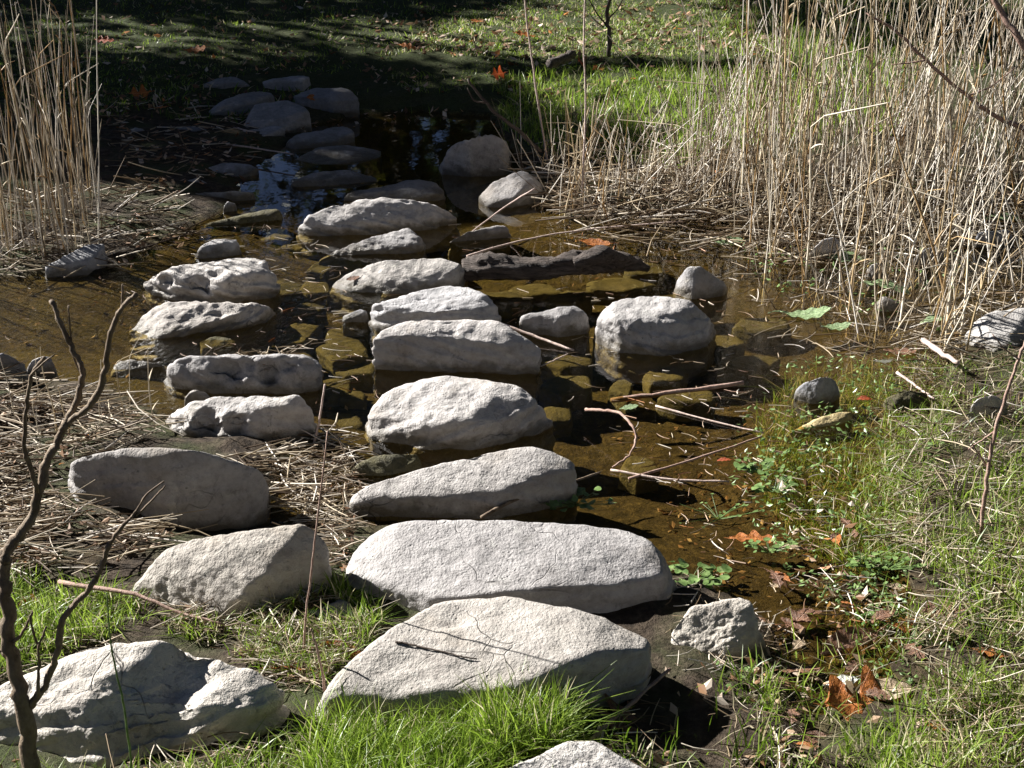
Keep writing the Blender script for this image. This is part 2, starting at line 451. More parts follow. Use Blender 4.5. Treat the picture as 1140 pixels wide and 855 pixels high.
def hull_planes(pts):
    bm = bmesh.new()
    for p in pts: bm.verts.new(p)
    bmesh.ops.convex_hull(bm, input=bm.verts)
    bm.normal_update()
    pl = []
    for f in bm.faces:
        n = np.array(f.normal[:]); a = f.calc_area()
        if a < 1e-6: continue
        d = n @ np.array(f.verts[0].co[:])
        for q in pl:
            if q[0] @ n > .985:
                w = q[2] + a; q[0] = (q[0] * q[2] + n * a) / w; q[0] /= np.linalg.norm(q[0]); q[1] = max(q[1], d) if False else (q[1] * q[2] + d * a) / w; q[2] = w; break
        else: pl.append([n, d, a])
    bm.free()
    return np.array([p[0] for p in pl]), np.array([p[1] for p in pl])

STONES = []
def stone(label, T, B, z0=0.0, mat=None, rough=1.0, sharp=26, sink=.12, sub=None, cat='stone', name='stone', amp=1.0, dents=()):
    k = len(STONES)
    pts = []
    for q in T:
        p = np.array(at(q[0], q[1], q[2])[:]); pts.append(p)
        pts.append(np.array([p[0] * .985 + 0.0, p[1], z0 - sink]))
    for q in B:
        z = q[2] if len(q) > 2 else z0
        p = np.array(at(q[0], q[1], z)[:]); pts.append(p); pts.append(np.array([p[0], p[1], z0 - sink]))
    pts = np.array(pts)
    lo, hi = pts.min(0), pts.max(0); c = (lo + hi) / 2
    c[2] = lo[2] * .55 + hi[2] * .45
    half = (hi - lo) / 2
    N, d = hull_planes(pts - c)
    rs = np.random.default_rng(500 + k); ex = []
    for _ in range(int(3 + 5 * rough)):
        m = rs.normal(size=3) * [1, 1, .9] / np.maximum(half, .03) * half.mean(); m[2] = abs(m[2]); m /= np.linalg.norm(m)
        ex.append((m, ((pts - c) @ m).max() * rs.uniform(.84, .96)))
    N = np.vstack([N] + [e[0][None] for e in ex]); d = np.concatenate([d, [e[1] for e in ex]])
    px_w = half[0] * 2 * F / max(c[1], 1)
    if sub is None: sub = 6 if px_w > 120 else (5 if px_w > 40 else 4)
    S, f = ICO[sub]
    dirs = S * half; dirs = dirs / np.linalg.norm(dirs, axis=1)[:, None]
    d = np.maximum(d, .01)
    sharp = sharp * 2.3
    q = np.maximum(dirs @ N.T, 0) / d[None]
    r = (q ** sharp).sum(1) ** (-1 / sharp)
    V = dirs * r[:, None]
    # match the real extent again (rounding shrinks it)
    vlo, vhi = V.min(0), V.max(0)
    V = (V - vlo) / (vhi - vlo) * (hi - lo) + lo
    # surface relief
    def normals(V):
        a, b, cc = V[f[:, 0]], V[f[:, 1]], V[f[:, 2]]
        fn = np.cross(b - a, cc - a); n = np.zeros_like(V)
        for j in range(3): np.add.at(n, f[:, j], fn)
        return n / (np.linalg.norm(n, axis=1)[:, None] + 1e-12)
    n = normals(V)
    sz = max(half[0], .05)
    seed = np.array([k * 7.31, k * 3.17, k * 1.7])
    fr = 1.3 / sz
    tl = np.array([np.cos(k * 2.4), np.sin(k * 2.4)]) * .35
    bed = V[:, 2] + V[:, :2] @ tl                         # tilted bedding
    strat = np.stack([V[:, 0], V[:, 1], bed * 2.6], 1)
    h = .07 * fbm(V * fr * .8 + seed, 2) + .022 * rough * fbm(strat * fr * 3.0 + seed + 5, 4)
    msk = sm(-.1, .35, perlin(V * fr * .9 + seed + 33))
    rg = ridged(strat * fr * 1.5 + seed + 50, 2)
    h -= .075 * rough * msk * np.maximum(rg - 1.12, 0)    # gullies and cracks, only in patches
    side = 1 - np.abs(n[:, 2])
    saw = bed / (.045 + .03 * ((k * 37) % 10) / 10) + .8 * fbm(V * fr * 1.2 + seed + 70, 2)
    saw = saw - np.floor(saw)
    h += .03 * rough * side * (sm(0, .75, saw) - sm(.8, 1, saw) - .4)
    h -= .008
    V = V + n * (h * sz * amp)[:, None]
    n = normals(V)
    h2 = .0042 * fbm(V * 26 + seed, 4, .6) - .004 * msk * np.maximum(ridged(V * 11 + seed + 3, 2) - 1.15, 0)
    V = V + n * (h2 * (.6 + .6 * rough) * min(1, sz / .12))[:, None]
    for (qx, qy, qz, rad, dep) in dents:
        # nearest surface point seen at that spot of the photograph
        yc = V[:, 1] * SP + (V[:, 2] - CAM_H) * CP; zc = V[:, 1] * CP - (V[:, 2] - CAM_H) * SP
        ix, iy = W0 / 2 + F * V[:, 0] / zc, H0 / 2 - F * yc / zc
        p = V[np.argmin(np.hypot(ix - qx, iy - qy) + 80 * (zc - zc.min()))]
        dd = np.linalg.norm(V - p, axis=1) * (1 + .25 * fbm(V * 14 + seed + 8, 2))
        w = np.exp(-(dd / rad) ** 4); V = V - n * (dep * w)[:, None]
    base = np.array([c[0], c[1], z0])
    me = mesh_np(name, V - base, f, mat or M_STONE)
    o = link(name, me, label, cat, loc=base)
    STONES.append((o, V)); return o

# --- stepping path, near to far
stone('pale stone cut off by the bottom edge of the picture, just below the grass tuft', [(530, 866, .15), (587, 846, .17), (640, 824, .18), (663, 825, .18), (690, 845, .16), (735, 870, .14)], [(745, 890, .02), (520, 900, .02)], .02, M_STONE_WARM, .7)
stone('largest stepping stone, broad smooth cream top with a grass tuft growing against its front', [(345, 770, .15), (352, 758, .16), (400, 722, .20), (450, 688, .22), (500, 663, .235), (570, 657, .24), (640, 673, .235), (695, 692, .225), (724, 707, .21), (714, 706, .22), (640, 738, .20), (553, 768, .17), (463, 788, .13), (380, 790, .11)],
      [(731, 748), (700, 782), (645, 800), (500, 816), (345, 810)], .03, M_STONE_WARM, .55, 22, amp=.6, dents=[(512, 688, .23, .035, .008), (450, 745, .2, .06, .006)])
stone('long broad rounded stepping stone directly behind the largest stone', [(385, 628, .13), (400, 598, .16), (430, 583, .18), (480, 580, .19), (560, 580, .19), (640, 576, .20), (690, 581, .19), (725, 598, .18), (738, 628, .14), (740, 642, .12), (680, 650, .13), (580, 648, .13), (530, 655, .12), (485, 668, .11), (400, 650, .09)],
      [(755, 655), (745, 664), (680, 672), (480, 690), (430, 683), (384, 652)], .01, M_STONE, .7, 18, amp=.6, dents=())
stone('low slanted stepping stone, thin sunlit top and dark front, fourth from the bottom edge', [(384, 556, .05), (420, 534, .10), (500, 511, .14), (560, 500, .155), (590, 496, .16), (620, 502, .155), (643, 514, .13), (640, 522, .12), (560, 541, .11), (480, 551, .08)],
      [(640, 541), (605, 553), (520, 574), (450, 574), (376, 566)], 0, M_STONE, .6, 18, amp=.7)
stone('blocky stepping stone with a bright rough sloping face and dark right end, midstream', [(408, 462, .07), (420, 444, .11), (432, 432, .14), (480, 422, .15), (550, 420, .16), (580, 425, .16), (598, 445, .13), (545, 462, .12), (470, 470, .09)],
      [(616, 472), (600, 480), (520, 502), (470, 500), (412, 490), (405, 465)], 0, M_STONE, 1.1, 16, dents=[(560, 455, .13, .05, .012)])
stone('stepping stone showing a broad shaded front face under a thin lit rim, midstream', [(415, 372, .14), (430, 361, .16), (480, 360, .165), (520, 355, .175), (550, 359, .17), (580, 374, .14), (600, 386, .11), (590, 388, .10)],
      [(602, 400), (580, 410), (500, 414), (415, 411)], 0, M_STONE, .9, 18)
stone('stepping stone with a bright flat top and craggy left end, directly behind the dark-faced one', [(413, 336, .12), (430, 326, .14), (500, 318, .15), (540, 318, .15), (560, 331, .13), (545, 343, .12), (480, 346, .115), (430, 344, .11)],
      [(560, 353), (540, 362), (480, 366), (418, 368), (411, 358)], 0, M_STONE, 1.2, 16)
stone('bright wedge-shaped stepping stone tapering left to a thin water-level edge', [(362, 318, .01), (395, 299, .07), (430, 288, .11), (490, 286, .12), (516, 294, .10), (510, 305, .07), (440, 313, .05)],
      [(520, 306), (500, 318), (440, 328), (400, 328), (360, 320)], 0, M_STONE, .8, 14)
stone('long craggy sunlit stone just in front of the shaded far pool', [(335, 250, .05), (360, 235, .10), (395, 226, .13), (440, 220, .15), (485, 228, .11), (508, 238, .05), (470, 243, .06), (380, 252, .05)],
      [(512, 243), (470, 252), (400, 262), (345, 263), (330, 258)], 0, M_STONE, 1.3, 12)
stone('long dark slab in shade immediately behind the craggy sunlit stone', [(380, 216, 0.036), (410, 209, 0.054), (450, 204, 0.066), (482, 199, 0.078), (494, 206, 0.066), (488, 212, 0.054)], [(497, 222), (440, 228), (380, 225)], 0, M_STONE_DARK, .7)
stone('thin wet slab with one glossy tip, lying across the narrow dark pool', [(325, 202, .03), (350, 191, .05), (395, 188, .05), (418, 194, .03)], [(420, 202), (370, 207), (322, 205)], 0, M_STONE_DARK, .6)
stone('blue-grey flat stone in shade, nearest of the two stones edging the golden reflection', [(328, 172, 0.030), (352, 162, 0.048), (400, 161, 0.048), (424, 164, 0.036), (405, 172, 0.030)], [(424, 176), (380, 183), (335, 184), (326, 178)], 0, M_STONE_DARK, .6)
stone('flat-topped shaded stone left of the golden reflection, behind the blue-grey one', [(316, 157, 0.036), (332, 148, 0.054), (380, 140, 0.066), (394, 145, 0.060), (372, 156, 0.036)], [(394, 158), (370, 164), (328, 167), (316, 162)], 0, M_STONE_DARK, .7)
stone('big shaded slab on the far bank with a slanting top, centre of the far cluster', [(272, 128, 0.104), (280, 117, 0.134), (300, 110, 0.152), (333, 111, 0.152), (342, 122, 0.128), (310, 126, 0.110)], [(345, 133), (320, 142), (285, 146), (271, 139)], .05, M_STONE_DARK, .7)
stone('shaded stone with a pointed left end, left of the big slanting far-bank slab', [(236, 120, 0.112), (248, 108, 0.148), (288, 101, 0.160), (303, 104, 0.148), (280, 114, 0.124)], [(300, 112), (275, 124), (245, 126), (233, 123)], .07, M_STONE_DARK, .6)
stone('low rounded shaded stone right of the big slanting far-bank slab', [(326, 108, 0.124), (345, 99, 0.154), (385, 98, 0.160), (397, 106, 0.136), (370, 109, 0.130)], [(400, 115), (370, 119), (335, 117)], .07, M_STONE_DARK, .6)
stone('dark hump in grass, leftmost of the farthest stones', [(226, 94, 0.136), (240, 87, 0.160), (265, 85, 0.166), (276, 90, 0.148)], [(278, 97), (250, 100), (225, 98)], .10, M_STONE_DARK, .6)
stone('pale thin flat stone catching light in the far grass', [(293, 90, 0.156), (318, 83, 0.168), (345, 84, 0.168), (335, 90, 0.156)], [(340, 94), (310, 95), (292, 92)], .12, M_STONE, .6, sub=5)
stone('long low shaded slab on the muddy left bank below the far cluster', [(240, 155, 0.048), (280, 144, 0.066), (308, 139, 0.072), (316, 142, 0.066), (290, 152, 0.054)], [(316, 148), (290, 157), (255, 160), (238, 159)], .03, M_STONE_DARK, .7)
stone('small dark lump half buried in the shaded mud beside the left reeds', [(140, 149, .07), (150, 142, .10), (160, 144, .09)], [(162, 154), (140, 155)], .03, M_STONE_DARK, .6, cat='stone')
stone('half sunk slab in the shaded mud, left of the narrow dark pool', [(190, 144, .06), (205, 140, .08), (232, 142, .07)], [(232, 150), (190, 152)], .03, M_STONE_DARK, .6)
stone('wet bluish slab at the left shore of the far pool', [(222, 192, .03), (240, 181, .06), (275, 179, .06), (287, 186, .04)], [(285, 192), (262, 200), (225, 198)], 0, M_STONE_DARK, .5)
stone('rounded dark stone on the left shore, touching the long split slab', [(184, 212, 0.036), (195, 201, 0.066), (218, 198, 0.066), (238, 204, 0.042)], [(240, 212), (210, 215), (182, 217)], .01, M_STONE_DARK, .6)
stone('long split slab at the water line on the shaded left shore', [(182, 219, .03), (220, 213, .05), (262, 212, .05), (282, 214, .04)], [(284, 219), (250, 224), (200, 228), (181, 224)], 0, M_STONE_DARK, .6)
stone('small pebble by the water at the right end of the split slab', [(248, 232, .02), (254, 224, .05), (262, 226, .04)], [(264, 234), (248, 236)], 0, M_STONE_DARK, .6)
stone('tilted brown slab half under water, lit tip pointing right', [(228, 250, .005), (262, 240, .02), (295, 232, .05), (312, 233, .05), (305, 240, .02)], [(312, 243, -.01), (265, 258, -.03), (226, 256, -.03)], 0, M_STONE_SUB, .5)
stone('grey-blue boulder in shade at the right end of the far pool', [(490, 178, .08), (502, 161, .17), (525, 152, .22), (545, 149, .23), (562, 157, .19), (566, 165, .14), (530, 172, .11)], [(570, 177), (545, 190), (505, 194), (488, 186)], 0, M_STONE, .9)
stone('smooth wet grey stone with a white edge beside the right-hand reed stubble', [(533, 219, .03), (548, 203, .10), (580, 190, .15), (596, 192, .14), (604, 205, .09), (570, 218, .06)], [(606, 214), (580, 229), (545, 232), (532, 224)], 0, M_STONE, .4)
# --- middle left
stone('little sunlit rock at the tip of the left reed litter', [(217, 281, .03), (237, 267, .07), (266, 266, .07), (262, 272, .05)], [(266, 279), (242, 287), (216, 286)], 0, M_STONE, 1.2)
stone('craggy flat rock with a dark gouged front, upper of the two rough left rocks', [(162, 309, .08), (170, 301, .11), (205, 296, .12), (262, 288, .14), (285, 284, .15), (302, 291, .14), (306, 300, .12), (250, 312, .10), (190, 312, .09)],
      [(312, 318), (285, 331), (225, 331), (162, 321)], 0, M_STONE, 1.6, 16, dents=[(222, 318, .07, .04, .04), (185, 314, .06, .03, .025), (262, 318, .07, .03, .03), (240, 303, .12, .03, .02)])
stone('low cracked rock with reed shadows across it, lower of the two rough left rocks', [(145, 366, .01), (155, 348, .05), (185, 336, .09), (250, 333, .10), (292, 338, .08), (280, 348, .06), (200, 360, .03)],
      [(308, 348), (285, 360), (235, 366), (175, 378), (140, 370)], 0, M_STONE, 1.4, 14)
stone('oblong rock with a bright left block and deep dark hollows in front', [(188, 412, .07), (198, 397, .12), (230, 393, .14), (300, 394, .14), (338, 393, .14), (352, 402, .11), (320, 410, .10), (250, 412, .09)],
      [(362, 412), (345, 427), (285, 433), (235, 430), (182, 424)], 0, M_STONE, 1.4, 16, dents=[(252, 414, .08, .05, .05), (300, 414, .08, .035, .045), (275, 404, .11, .025, .025), (322, 405, .1, .03, .03)])
stone('wedge rock with a smooth bright top and dark right end, nearest the reed litter', [(184, 462, .06), (205, 450, .10), (260, 443, .13), (338, 442, .16), (346, 452, .13), (315, 464, .10), (250, 470, .08), (200, 472, .06)],
      [(358, 478), (330, 492), (265, 492), (200, 480), (180, 468)], .0, M_STONE, 1.2, 16, dents=[(228, 472, .05, .045, .045), (262, 474, .06, .035, .035), (200, 468, .06, .03, .03)])
stone('broad boulder turning a dark shaded face to the viewer, ringed by dry reed litter', [(78, 515, .18), (130, 506, .225), (205, 498, .265), (226, 502, .265), (241, 512, .235), (266, 523, .195), (290, 525, .165), (140, 511, .21)],
      [(300, 550), (262, 574), (200, 590), (130, 574), (75, 552)], .02, M_STONE, .6, 22, amp=.6)
stone('slanting flat boulder with a pitted cream face and ragged dark right side', [(165, 626, .16), (212, 600, .21), (290, 589, .24), (345, 585, .25), (364, 598, .22), (340, 612, .20), (300, 640, .16), (245, 676, .10), (180, 660, .08), (140, 658, .07)],
      [(366, 640), (330, 658), (255, 694), (190, 690), (132, 664)], .03, M_STONE_WARM, .8, 20, amp=.6)
stone('big rugged rock with wrinkled dark ledges at the bottom left behind the bare shrub', [(-30, 782, .16), (40, 744, .21), (120, 714, .25), (172, 705, .27), (230, 724, .25), (282, 745, .22), (310, 764, .18), (285, 776, .185), (180, 780, .205), (60, 796, .17)],
      [(324, 796), (292, 832), (200, 862), (110, 884), (20, 862), (-40, 830)], .04, M_STONE_WARM, 1.0, 14, dents=[(205, 742, .22, .06, .025), (165, 790, .15, .10, .03)])
stone('flat pebbly stone sunk in the soil between the slanting boulder and the largest stone', [(325, 690, .05), (350, 672, .08), (385, 668, .085), (405, 680, .07), (380, 700, .05)], [(400, 706), (340, 712), (318, 698)], .03, M_STONE_WARM, 1.1)
stone('small pale rock peeping from the reed litter below the dark-faced boulder', [(82, 626, .07), (92, 612, .11), (110, 608, .11), (118, 618, .08)], [(120, 634), (98, 640), (80, 636)], .03, M_STONE_WARM, .8)
stone('grey stone right of the largest stepping stone, twig shadows across its pitted face', [(748, 706, .06), (772, 674, .12), (800, 666, .135), (832, 665, .14), (838, 680, .12), (842, 712, .06)], [(856, 726), (800, 742), (748, 736)], .01, M_STONE_WARM, .8)
stone('chunky white-topped boulder standing alone in the water on the right', [(663, 355, .10), (672, 345, .13), (695, 333, .16), (740, 326, .18), (780, 332, .17), (786, 340, .15), (750, 356, .13), (690, 362, .11)],
      [(798, 368), (790, 386), (735, 397), (690, 388), (664, 370)], 0, M_STONE, 1.1, 16)
stone('small stone with a bright rim between midstream steps and the white-topped boulder', [(580, 352, .07), (600, 347, .09), (645, 340, .11), (654, 347, .09), (620, 354, .08)], [(658, 366), (620, 374), (588, 370), (578, 362)], 0, M_STONE, .9)
stone('dark pointed stone with a lit left slope, behind the white-topped boulder', [(750, 316, .03), (768, 298, .13), (776, 297, .14), (800, 310, .08), (808, 316, .05)], [(810, 324), (790, 332), (750, 326)], 0, M_STONE_DARK, .5, 10)
stone('sharp ridge of rock with a thin lit crest at the edge of the waterside grass', [(884, 437, .02), (902, 424, .08), (918, 420, .10), (930, 425, .08), (925, 432, .05)], [(936, 442), (905, 449), (880, 443)], 0, M_STONE_DARK, .8, 12)
stone('sandy-yellow slab just under the surface with one pale dry corner in the grass', [(875, 482, -.01), (905, 468, .0), (938, 457, .035), (952, 459, .03), (935, 470, .01)], [(925, 480, -.03), (880, 490, -.04)], -.03, M_SAND, .6)
stone('grey stone in the shallows below the dense reeds, left one of two', [(901, 281, .03), (912, 268, .09), (930, 264, .10), (938, 275, .06)], [(938, 286), (915, 289), (900, 286)], 0, M_STONE, .8)
stone('crumpled pale stone near the green floating leaf', [(963, 300, .03), (975, 293, .07), (985, 295, .06), (990, 302, .03)], [(990, 309), (968, 310)], 0, M_STONE, 1.3)
stone('grey-blue stone in the shallows below the dense reeds, right one of two', [(1020, 286, .04), (1035, 275, .09), (1050, 277, .08)], [(1052, 290), (1020, 292)], 0, M_STONE_DARK, .6)
stone('dark flat stone lying in water behind the rightmost reeds', [(1088, 264, .05), (1105, 257, .08), (1128, 260, .06)], [(1130, 270), (1090, 272)], 0, M_STONE_DARK, .6)
stone('white knobbly stone touching the front of the green floating leaf', [(975, 338, .02), (985, 330, .05), (998, 333, .04)], [(1005, 345), (980, 348)], 0, M_STONE, 1.4)
stone('pale rough stone among leaning stalks near the right edge', [(1077, 366, .05), (1092, 350, .09), (1120, 340, .11), (1150, 340, .11), (1140, 356, .08)], [(1160, 380), (1110, 392), (1078, 378)], .02, M_STONE_WARM, 1.2)
stone('flat mossy stone almost hidden in waterside grass', [(985, 444, .03), (1005, 434, .06), (1030, 438, .05)], [(1036, 452), (990, 454)], .01, M_STONE_SUB, .9)
stone('low grey stone in the bank grass under the leaning red twig', [(1082, 448, .08), (1100, 440, .11), (1120, 446, .09)], [(1124, 460), (1084, 462)], .04, M_STONE_WARM, .9)
stone('slanted dark-sided rock under the left reed clump', [(46, 302, .03), (66, 288, .07), (106, 270, .11), (116, 273, .10), (102, 290, .06)], [(119, 294), (100, 306), (48, 308)], .0, M_STONE_DARK, .9)
stone('small pale stone behind the fork of the bare shrub', [(29, 411, .04), (40, 397, .08), (55, 399, .07), (60, 407, .05)], [(62, 415), (30, 418)], 0, M_STONE, .7)
stone('dark rock at the left edge of the picture behind the shrub', [(-30, 405, .10), (-8, 394, .14), (12, 396, .13), (25, 405, .09)], [(28, 420), (-30, 424)], 0, M_STONE_DARK, .7)
stone('small whitish stone squeezed between the oblong rock and the wedge rock', [(204, 442, .03), (214, 434, .06), (228, 434, .06), (234, 441, .04)], [(234, 448), (208, 450)], 0, M_STONE, 1.0)
stone('tan slab lying awash behind the shrub, ripples at its tip', [(122, 408, .01), (130, 402, .02), (150, 400, .025), (182, 405, .01)], [(185, 410, -.01), (125, 416, -.01)], -.02, M_STONE_WARM, .4)
stone('wet flat stone with dry stems on it, left of the low slanted stepping stone', [(388, 522, .02), (420, 508, .04), (465, 503, .05), (470, 512, .03)], [(470, 522), (430, 530), (390, 528)], 0, M_STONE_SUB, .6)
stone('broken pale crag with a sunk brown slab on its left, behind the bright wedge-shaped stone', [(352, 288, -.01), (415, 272, .02), (440, 256, .08), (452, 253, .09), (470, 268, .05), (460, 275, .03)], [(474, 276), (450, 283, -.02), (360, 292, -.04)], -.03, M_STONE, 1.2, 12)
stone('thin slab with a bright crest near the driftwood log', [(498, 268, .01), (520, 258, .04), (560, 250, .06), (568, 253, .05), (545, 262, .02)], [(568, 261), (530, 270, -.01), (498, 273, -.01)], -.02, M_STONE, 1.0)
stone('little dark hump rising from the water left of the craggy-ended stepping stone', [(382, 352, .01), (398, 343, .05), (410, 348, .04)], [(413, 357), (380, 359)], 0, M_STONE_DARK, .7)
stone('round orange-tinted stone under the ripples below the cracked rock', [(222, 380, -.005), (240, 374, .01), (262, 376, .005)], [(262, 386, -.02), (225, 388, -.02)], -.04, M_STONE_SUB, .6)
for lab, T in (('squarish olive slab on the pool bed, left of the midstream steps', [(305, 372), (330, 358), (358, 360), (338, 380), (312, 382)]),
               ('olive slab under water nearest the dark-faced stepping stone', [(352, 385), (400, 376), (412, 395), (370, 402)]),
               ('long greenish slab on the pool bed below the white-topped boulder', [(600, 428), (625, 416), (655, 418), (660, 430), (625, 440)]),
               ('sunken brown slab in front of the chunky boulder, right of the greenish one', [(678, 432), (690, 420), (705, 424), (700, 440)]),
               ('dark sunken stone at the foot of the curved pale root', [(690, 520), (700, 506), (728, 510), (735, 522), (710, 528)]),
               ('golden slab on the pool bed between the two rough left rocks and the wedge-shaped step', [(318, 345), (340, 336), (362, 340), (350, 350)]),
               ('sunken ledge right of the chunky boulder under drooping stalks', [(800, 405), (830, 394), (870, 398), (850, 412)]),
               ('olive stone on the bed just behind the wedge-shaped stepping stone', [(340, 300), (352, 290), (372, 294), (362, 304)])):
    stone(lab, [(x, y, -.045) for x, y in T], [], -.065, M_STONE_SUB, .8, 22, .06, sub=5)

rs_ = random.Random(77)
for (x, y, w_, h_) in ((318, 318, 26, 10), (352, 320, 20, 9), (300, 338, 22, 9), (392, 330, 18, 8), (380, 372, 22, 10), (398, 408, 26, 12), (330, 402, 22, 10), (372, 432, 24, 11), (395, 440, 18, 9), (382, 468, 20, 10),
                       (560, 330, 24, 8), (600, 322, 28, 8), (640, 330, 26, 8), (690, 316, 30, 8), (720, 300, 26, 7), (545, 290, 22, 6), (640, 400, 26, 10), (745, 415, 26, 9), (775, 440, 28, 10), (850, 360, 28, 8), (300, 262, 22, 6), (340, 272, 20, 6), (620, 460, 24, 10), (810, 380, 24, 8)):
    zz = -.045 - rs_.uniform(0, .03); tl_ = rs_.uniform(-.012, .012); ph = rs_.uniform(0, 1)
    a = [(x + 1.35 * w_ * math.cos(t) * rs_.uniform(.7, 1.15), y + 1.1 * h_ * math.sin(t) * rs_.uniform(.7, 1.1), zz + tl_ * math.cos(t)) for t in (ph, 1.3 + ph, 2.2 + ph, 3.4 + ph, 4.6 + ph)]
    o = stone('sunken olive slab lying on the pool bed among the stepping stones', a, [], zz - .02, M_STONE_SUB, .8, 22, .06, sub=4)
    o['group'] = 'sunken slabs on the pool bed'
from mathutils.bvhtree import BVHTree
_trees = []
for o, V in STONES:
    me = o.data
    _trees.append(BVHTree.FromPolygons([tuple(map(float, v)) for v in V], [tuple(p.vertices) for p in me.polygons]))
def surf(px, py, lift=.004):
    """first surface seen at a pixel: a stone, else ground or water"""
    x, y, dz = rays(px, py); d = Vector((float(x), float(y), float(dz))).normalized(); o0 = Vector((0, 0, CAM_H)); best = None
    for t in _trees:
        h = t.ray_cast(o0, d)
        if h[0] is not None and (best is None or h[3] < best[1]): best = (h[0], h[3])
    g = ground_at(px, py)
    if g.z < 0: g = at(px, py, 0)
    if best is not None and best[1] < (g - o0).length: g = best[0]
    return Vector((g.x, g.y, g.z + lift))

# ------------------------------------------------------------------ driftwood log
P = [at(516, 302, .04), at(545, 297, .06), at(590, 300, .055), at(640, 294, .07), at(690, 292, .05), at(722, 299, .01)]
lroot = link('driftwood_log', None, 'dark rotten driftwood log lying across the water behind the midstream steps', 'log', loc=(P[0] + P[-1]) / 2)
def rough_tube(name, pts, radii, mat, seed, ns=22, amp=.6):
    C = smooth_path(pts, 14); K = len(C)
    rad = np.interp(np.linspace(0, 1, K), np.linspace(0, 1, len(radii)), radii)
    v, q = tubes(C[None], rad[None], ns)
    cc = np.repeat(C, ns, 0); d = v - cc
    m = 1 + amp * fbm(np.stack([v[:, 0] * 3, v[:, 1] * 34, v[:, 2] * 34], 1) + seed, 3) + .25 * amp * fbm(v * 60, 2)
    v = cc + d * m[:, None]
    n0 = len(v); v = np.vstack([v, C[0], C[-1]])
    t = np.vstack([q[:, [0, 1, 2]], q[:, [0, 2, 3]], [[i, n0, (i + 1) % ns] for i in range(ns)], [[(K - 1) * ns + (i + 1) % ns, n0 + 1, (K - 1) * ns + i] for i in range(ns)]])
    return mesh_np(name, v - np.array(lroot.location), t, mat)
link('trunk', rough_tube('trunk', P, [.045, .058, .045, .055, .045, .015], M_LOG, 3.0), parent=lroot)
link('branch_stub', rough_tube('branch_stub', [at(640, 294, .09), at(668, 284, .13), at(700, 288, .09)], [.03, .035, .012], M_LOG, 9.0, 12), parent=lroot)

# ------------------------------------------------------------------ grass
def in_stone_mask(x, y, z, margin=.0):
    """True where a point lies inside a stone's footprint at that height."""
    bad = np.zeros(len(x), bool)
    for o, V in STONES:
        S = V[V[:, 2] > -.03]
        if len(S) < 8: continue
        lo, hi = S.min(0), S.max(0)
        cand = (x > lo[0]) & (x < hi[0]) & (y > lo[1]) & (y < hi[1])
        if not cand.any(): continue
        L = S[:, 2] < np.percentile(S[:, 2], 60)
        c = (lo + hi)[:2] / 2
        ang = np.arctan2(S[L, 1] - c[1], S[L, 0] - c[0]); rr = np.hypot(S[L, 0] - c[0], S[L, 1] - c[1])
        b = ((ang + np.pi) / (2 * np.pi) * 36).astype(int) % 36
        R36 = np.full(36, 0.0); np.maximum.at(R36, b, rr)
        R36[R36 == 0] = rr.mean()
        xi = np.nonzero(cand)[0]
        a2 = np.arctan2(y[xi] - c[1], x[xi] - c[0]); r2 = np.hypot(x[xi] - c[0], y[xi] - c[1])
        b2 = ((a2 + np.pi) / (2 * np.pi) * 36).astype(int) % 36
        bad[xi] |= r2 < R36[b2] * .96 - margin
    return bad

def sample_zone(poly, n, clump=0.0, cscale=4.0):
    poly = np.array(poly, float)
    lo, hi = poly.min(0), poly.max(0)
    px = RNG.uniform(lo[0], hi[0], n * 3); py = RNG.uniform(lo[1], hi[1], n * 3)
    k = in_poly(px, py, poly); px, py = px[k][:n], py[k][:n]
    x, y, z = ground_n(px, py)
    if clump:
        w = fbm(np.stack([x, y, 0 * x], 1) * cscale + 7, 3)
        k = w > RNG.normal(0, .22, len(x)) + clump - .5
        x, y, z = x[k], y[k], z[k]
    k = ~in_stone_mask(x, y, z)
    return x[k], y[k], z[k]

def blades(x, y, z, h0, h1, w, lean, tint_lo, tint_hi, dry=0.0):
    n = len(x)
    h = RNG.uniform(h0, h1, n) * (.7 + .6 * RNG.random(n))
    a = RNG.uniform(0, 2 * np.pi, n); face = RNG.uniform(0, 2 * np.pi, n)
    ln = np.abs(RNG.normal(0, lean, n)) + .1
    dx, dy = np.cos(a), np.sin(a)
    K = 4; V = np.zeros((n, K, 2, 3)); ts = np.array([0, .4, .75, 1])
    wd = np.array([1, .85, .55, .08])
    for k in range(K):
        t = ts[k]
        off = ln * t ** 1.8 * h
        zz = z - .01 + h * (t - .28 * np.minimum(ln, 1.6) * t ** 2)
        for s in (0, 1):
            sg = (s - .5) * w * wd[k] * (.7 + .6 * (h - h0) / (h1 - h0 + 1e-6))
            V[:, k, s, 0] = x + dx * off + np.cos(face) * sg
            V[:, k, s, 1] = y + dy * off + np.sin(face) * sg
            V[:, k, s, 2] = zz
    idx = np.arange(n * K * 2).reshape(n, K, 2)
    q = np.stack([idx[:, :-1, 0], idx[:, :-1, 1], idx[:, 1:, 1], idx[:, 1:, 0]], -1).reshape(-1, 4)
    tn = RNG.uniform(tint_lo, tint_hi, n)
    d = RNG.random(n) < dry; tn[d] = RNG.uniform(.8, 1, d.sum())
    return V.reshape(-1, 3), q, np.repeat(tn, K * 2)

def join(parts):
    vs, qs, ts, o = [], [], [], 0
    for v, q, t in parts:
        vs.append(v); qs.append(q + o); ts.append(t); o += len(v)
    return np.vstack(vs), np.vstack(qs), np.concatenate(ts)

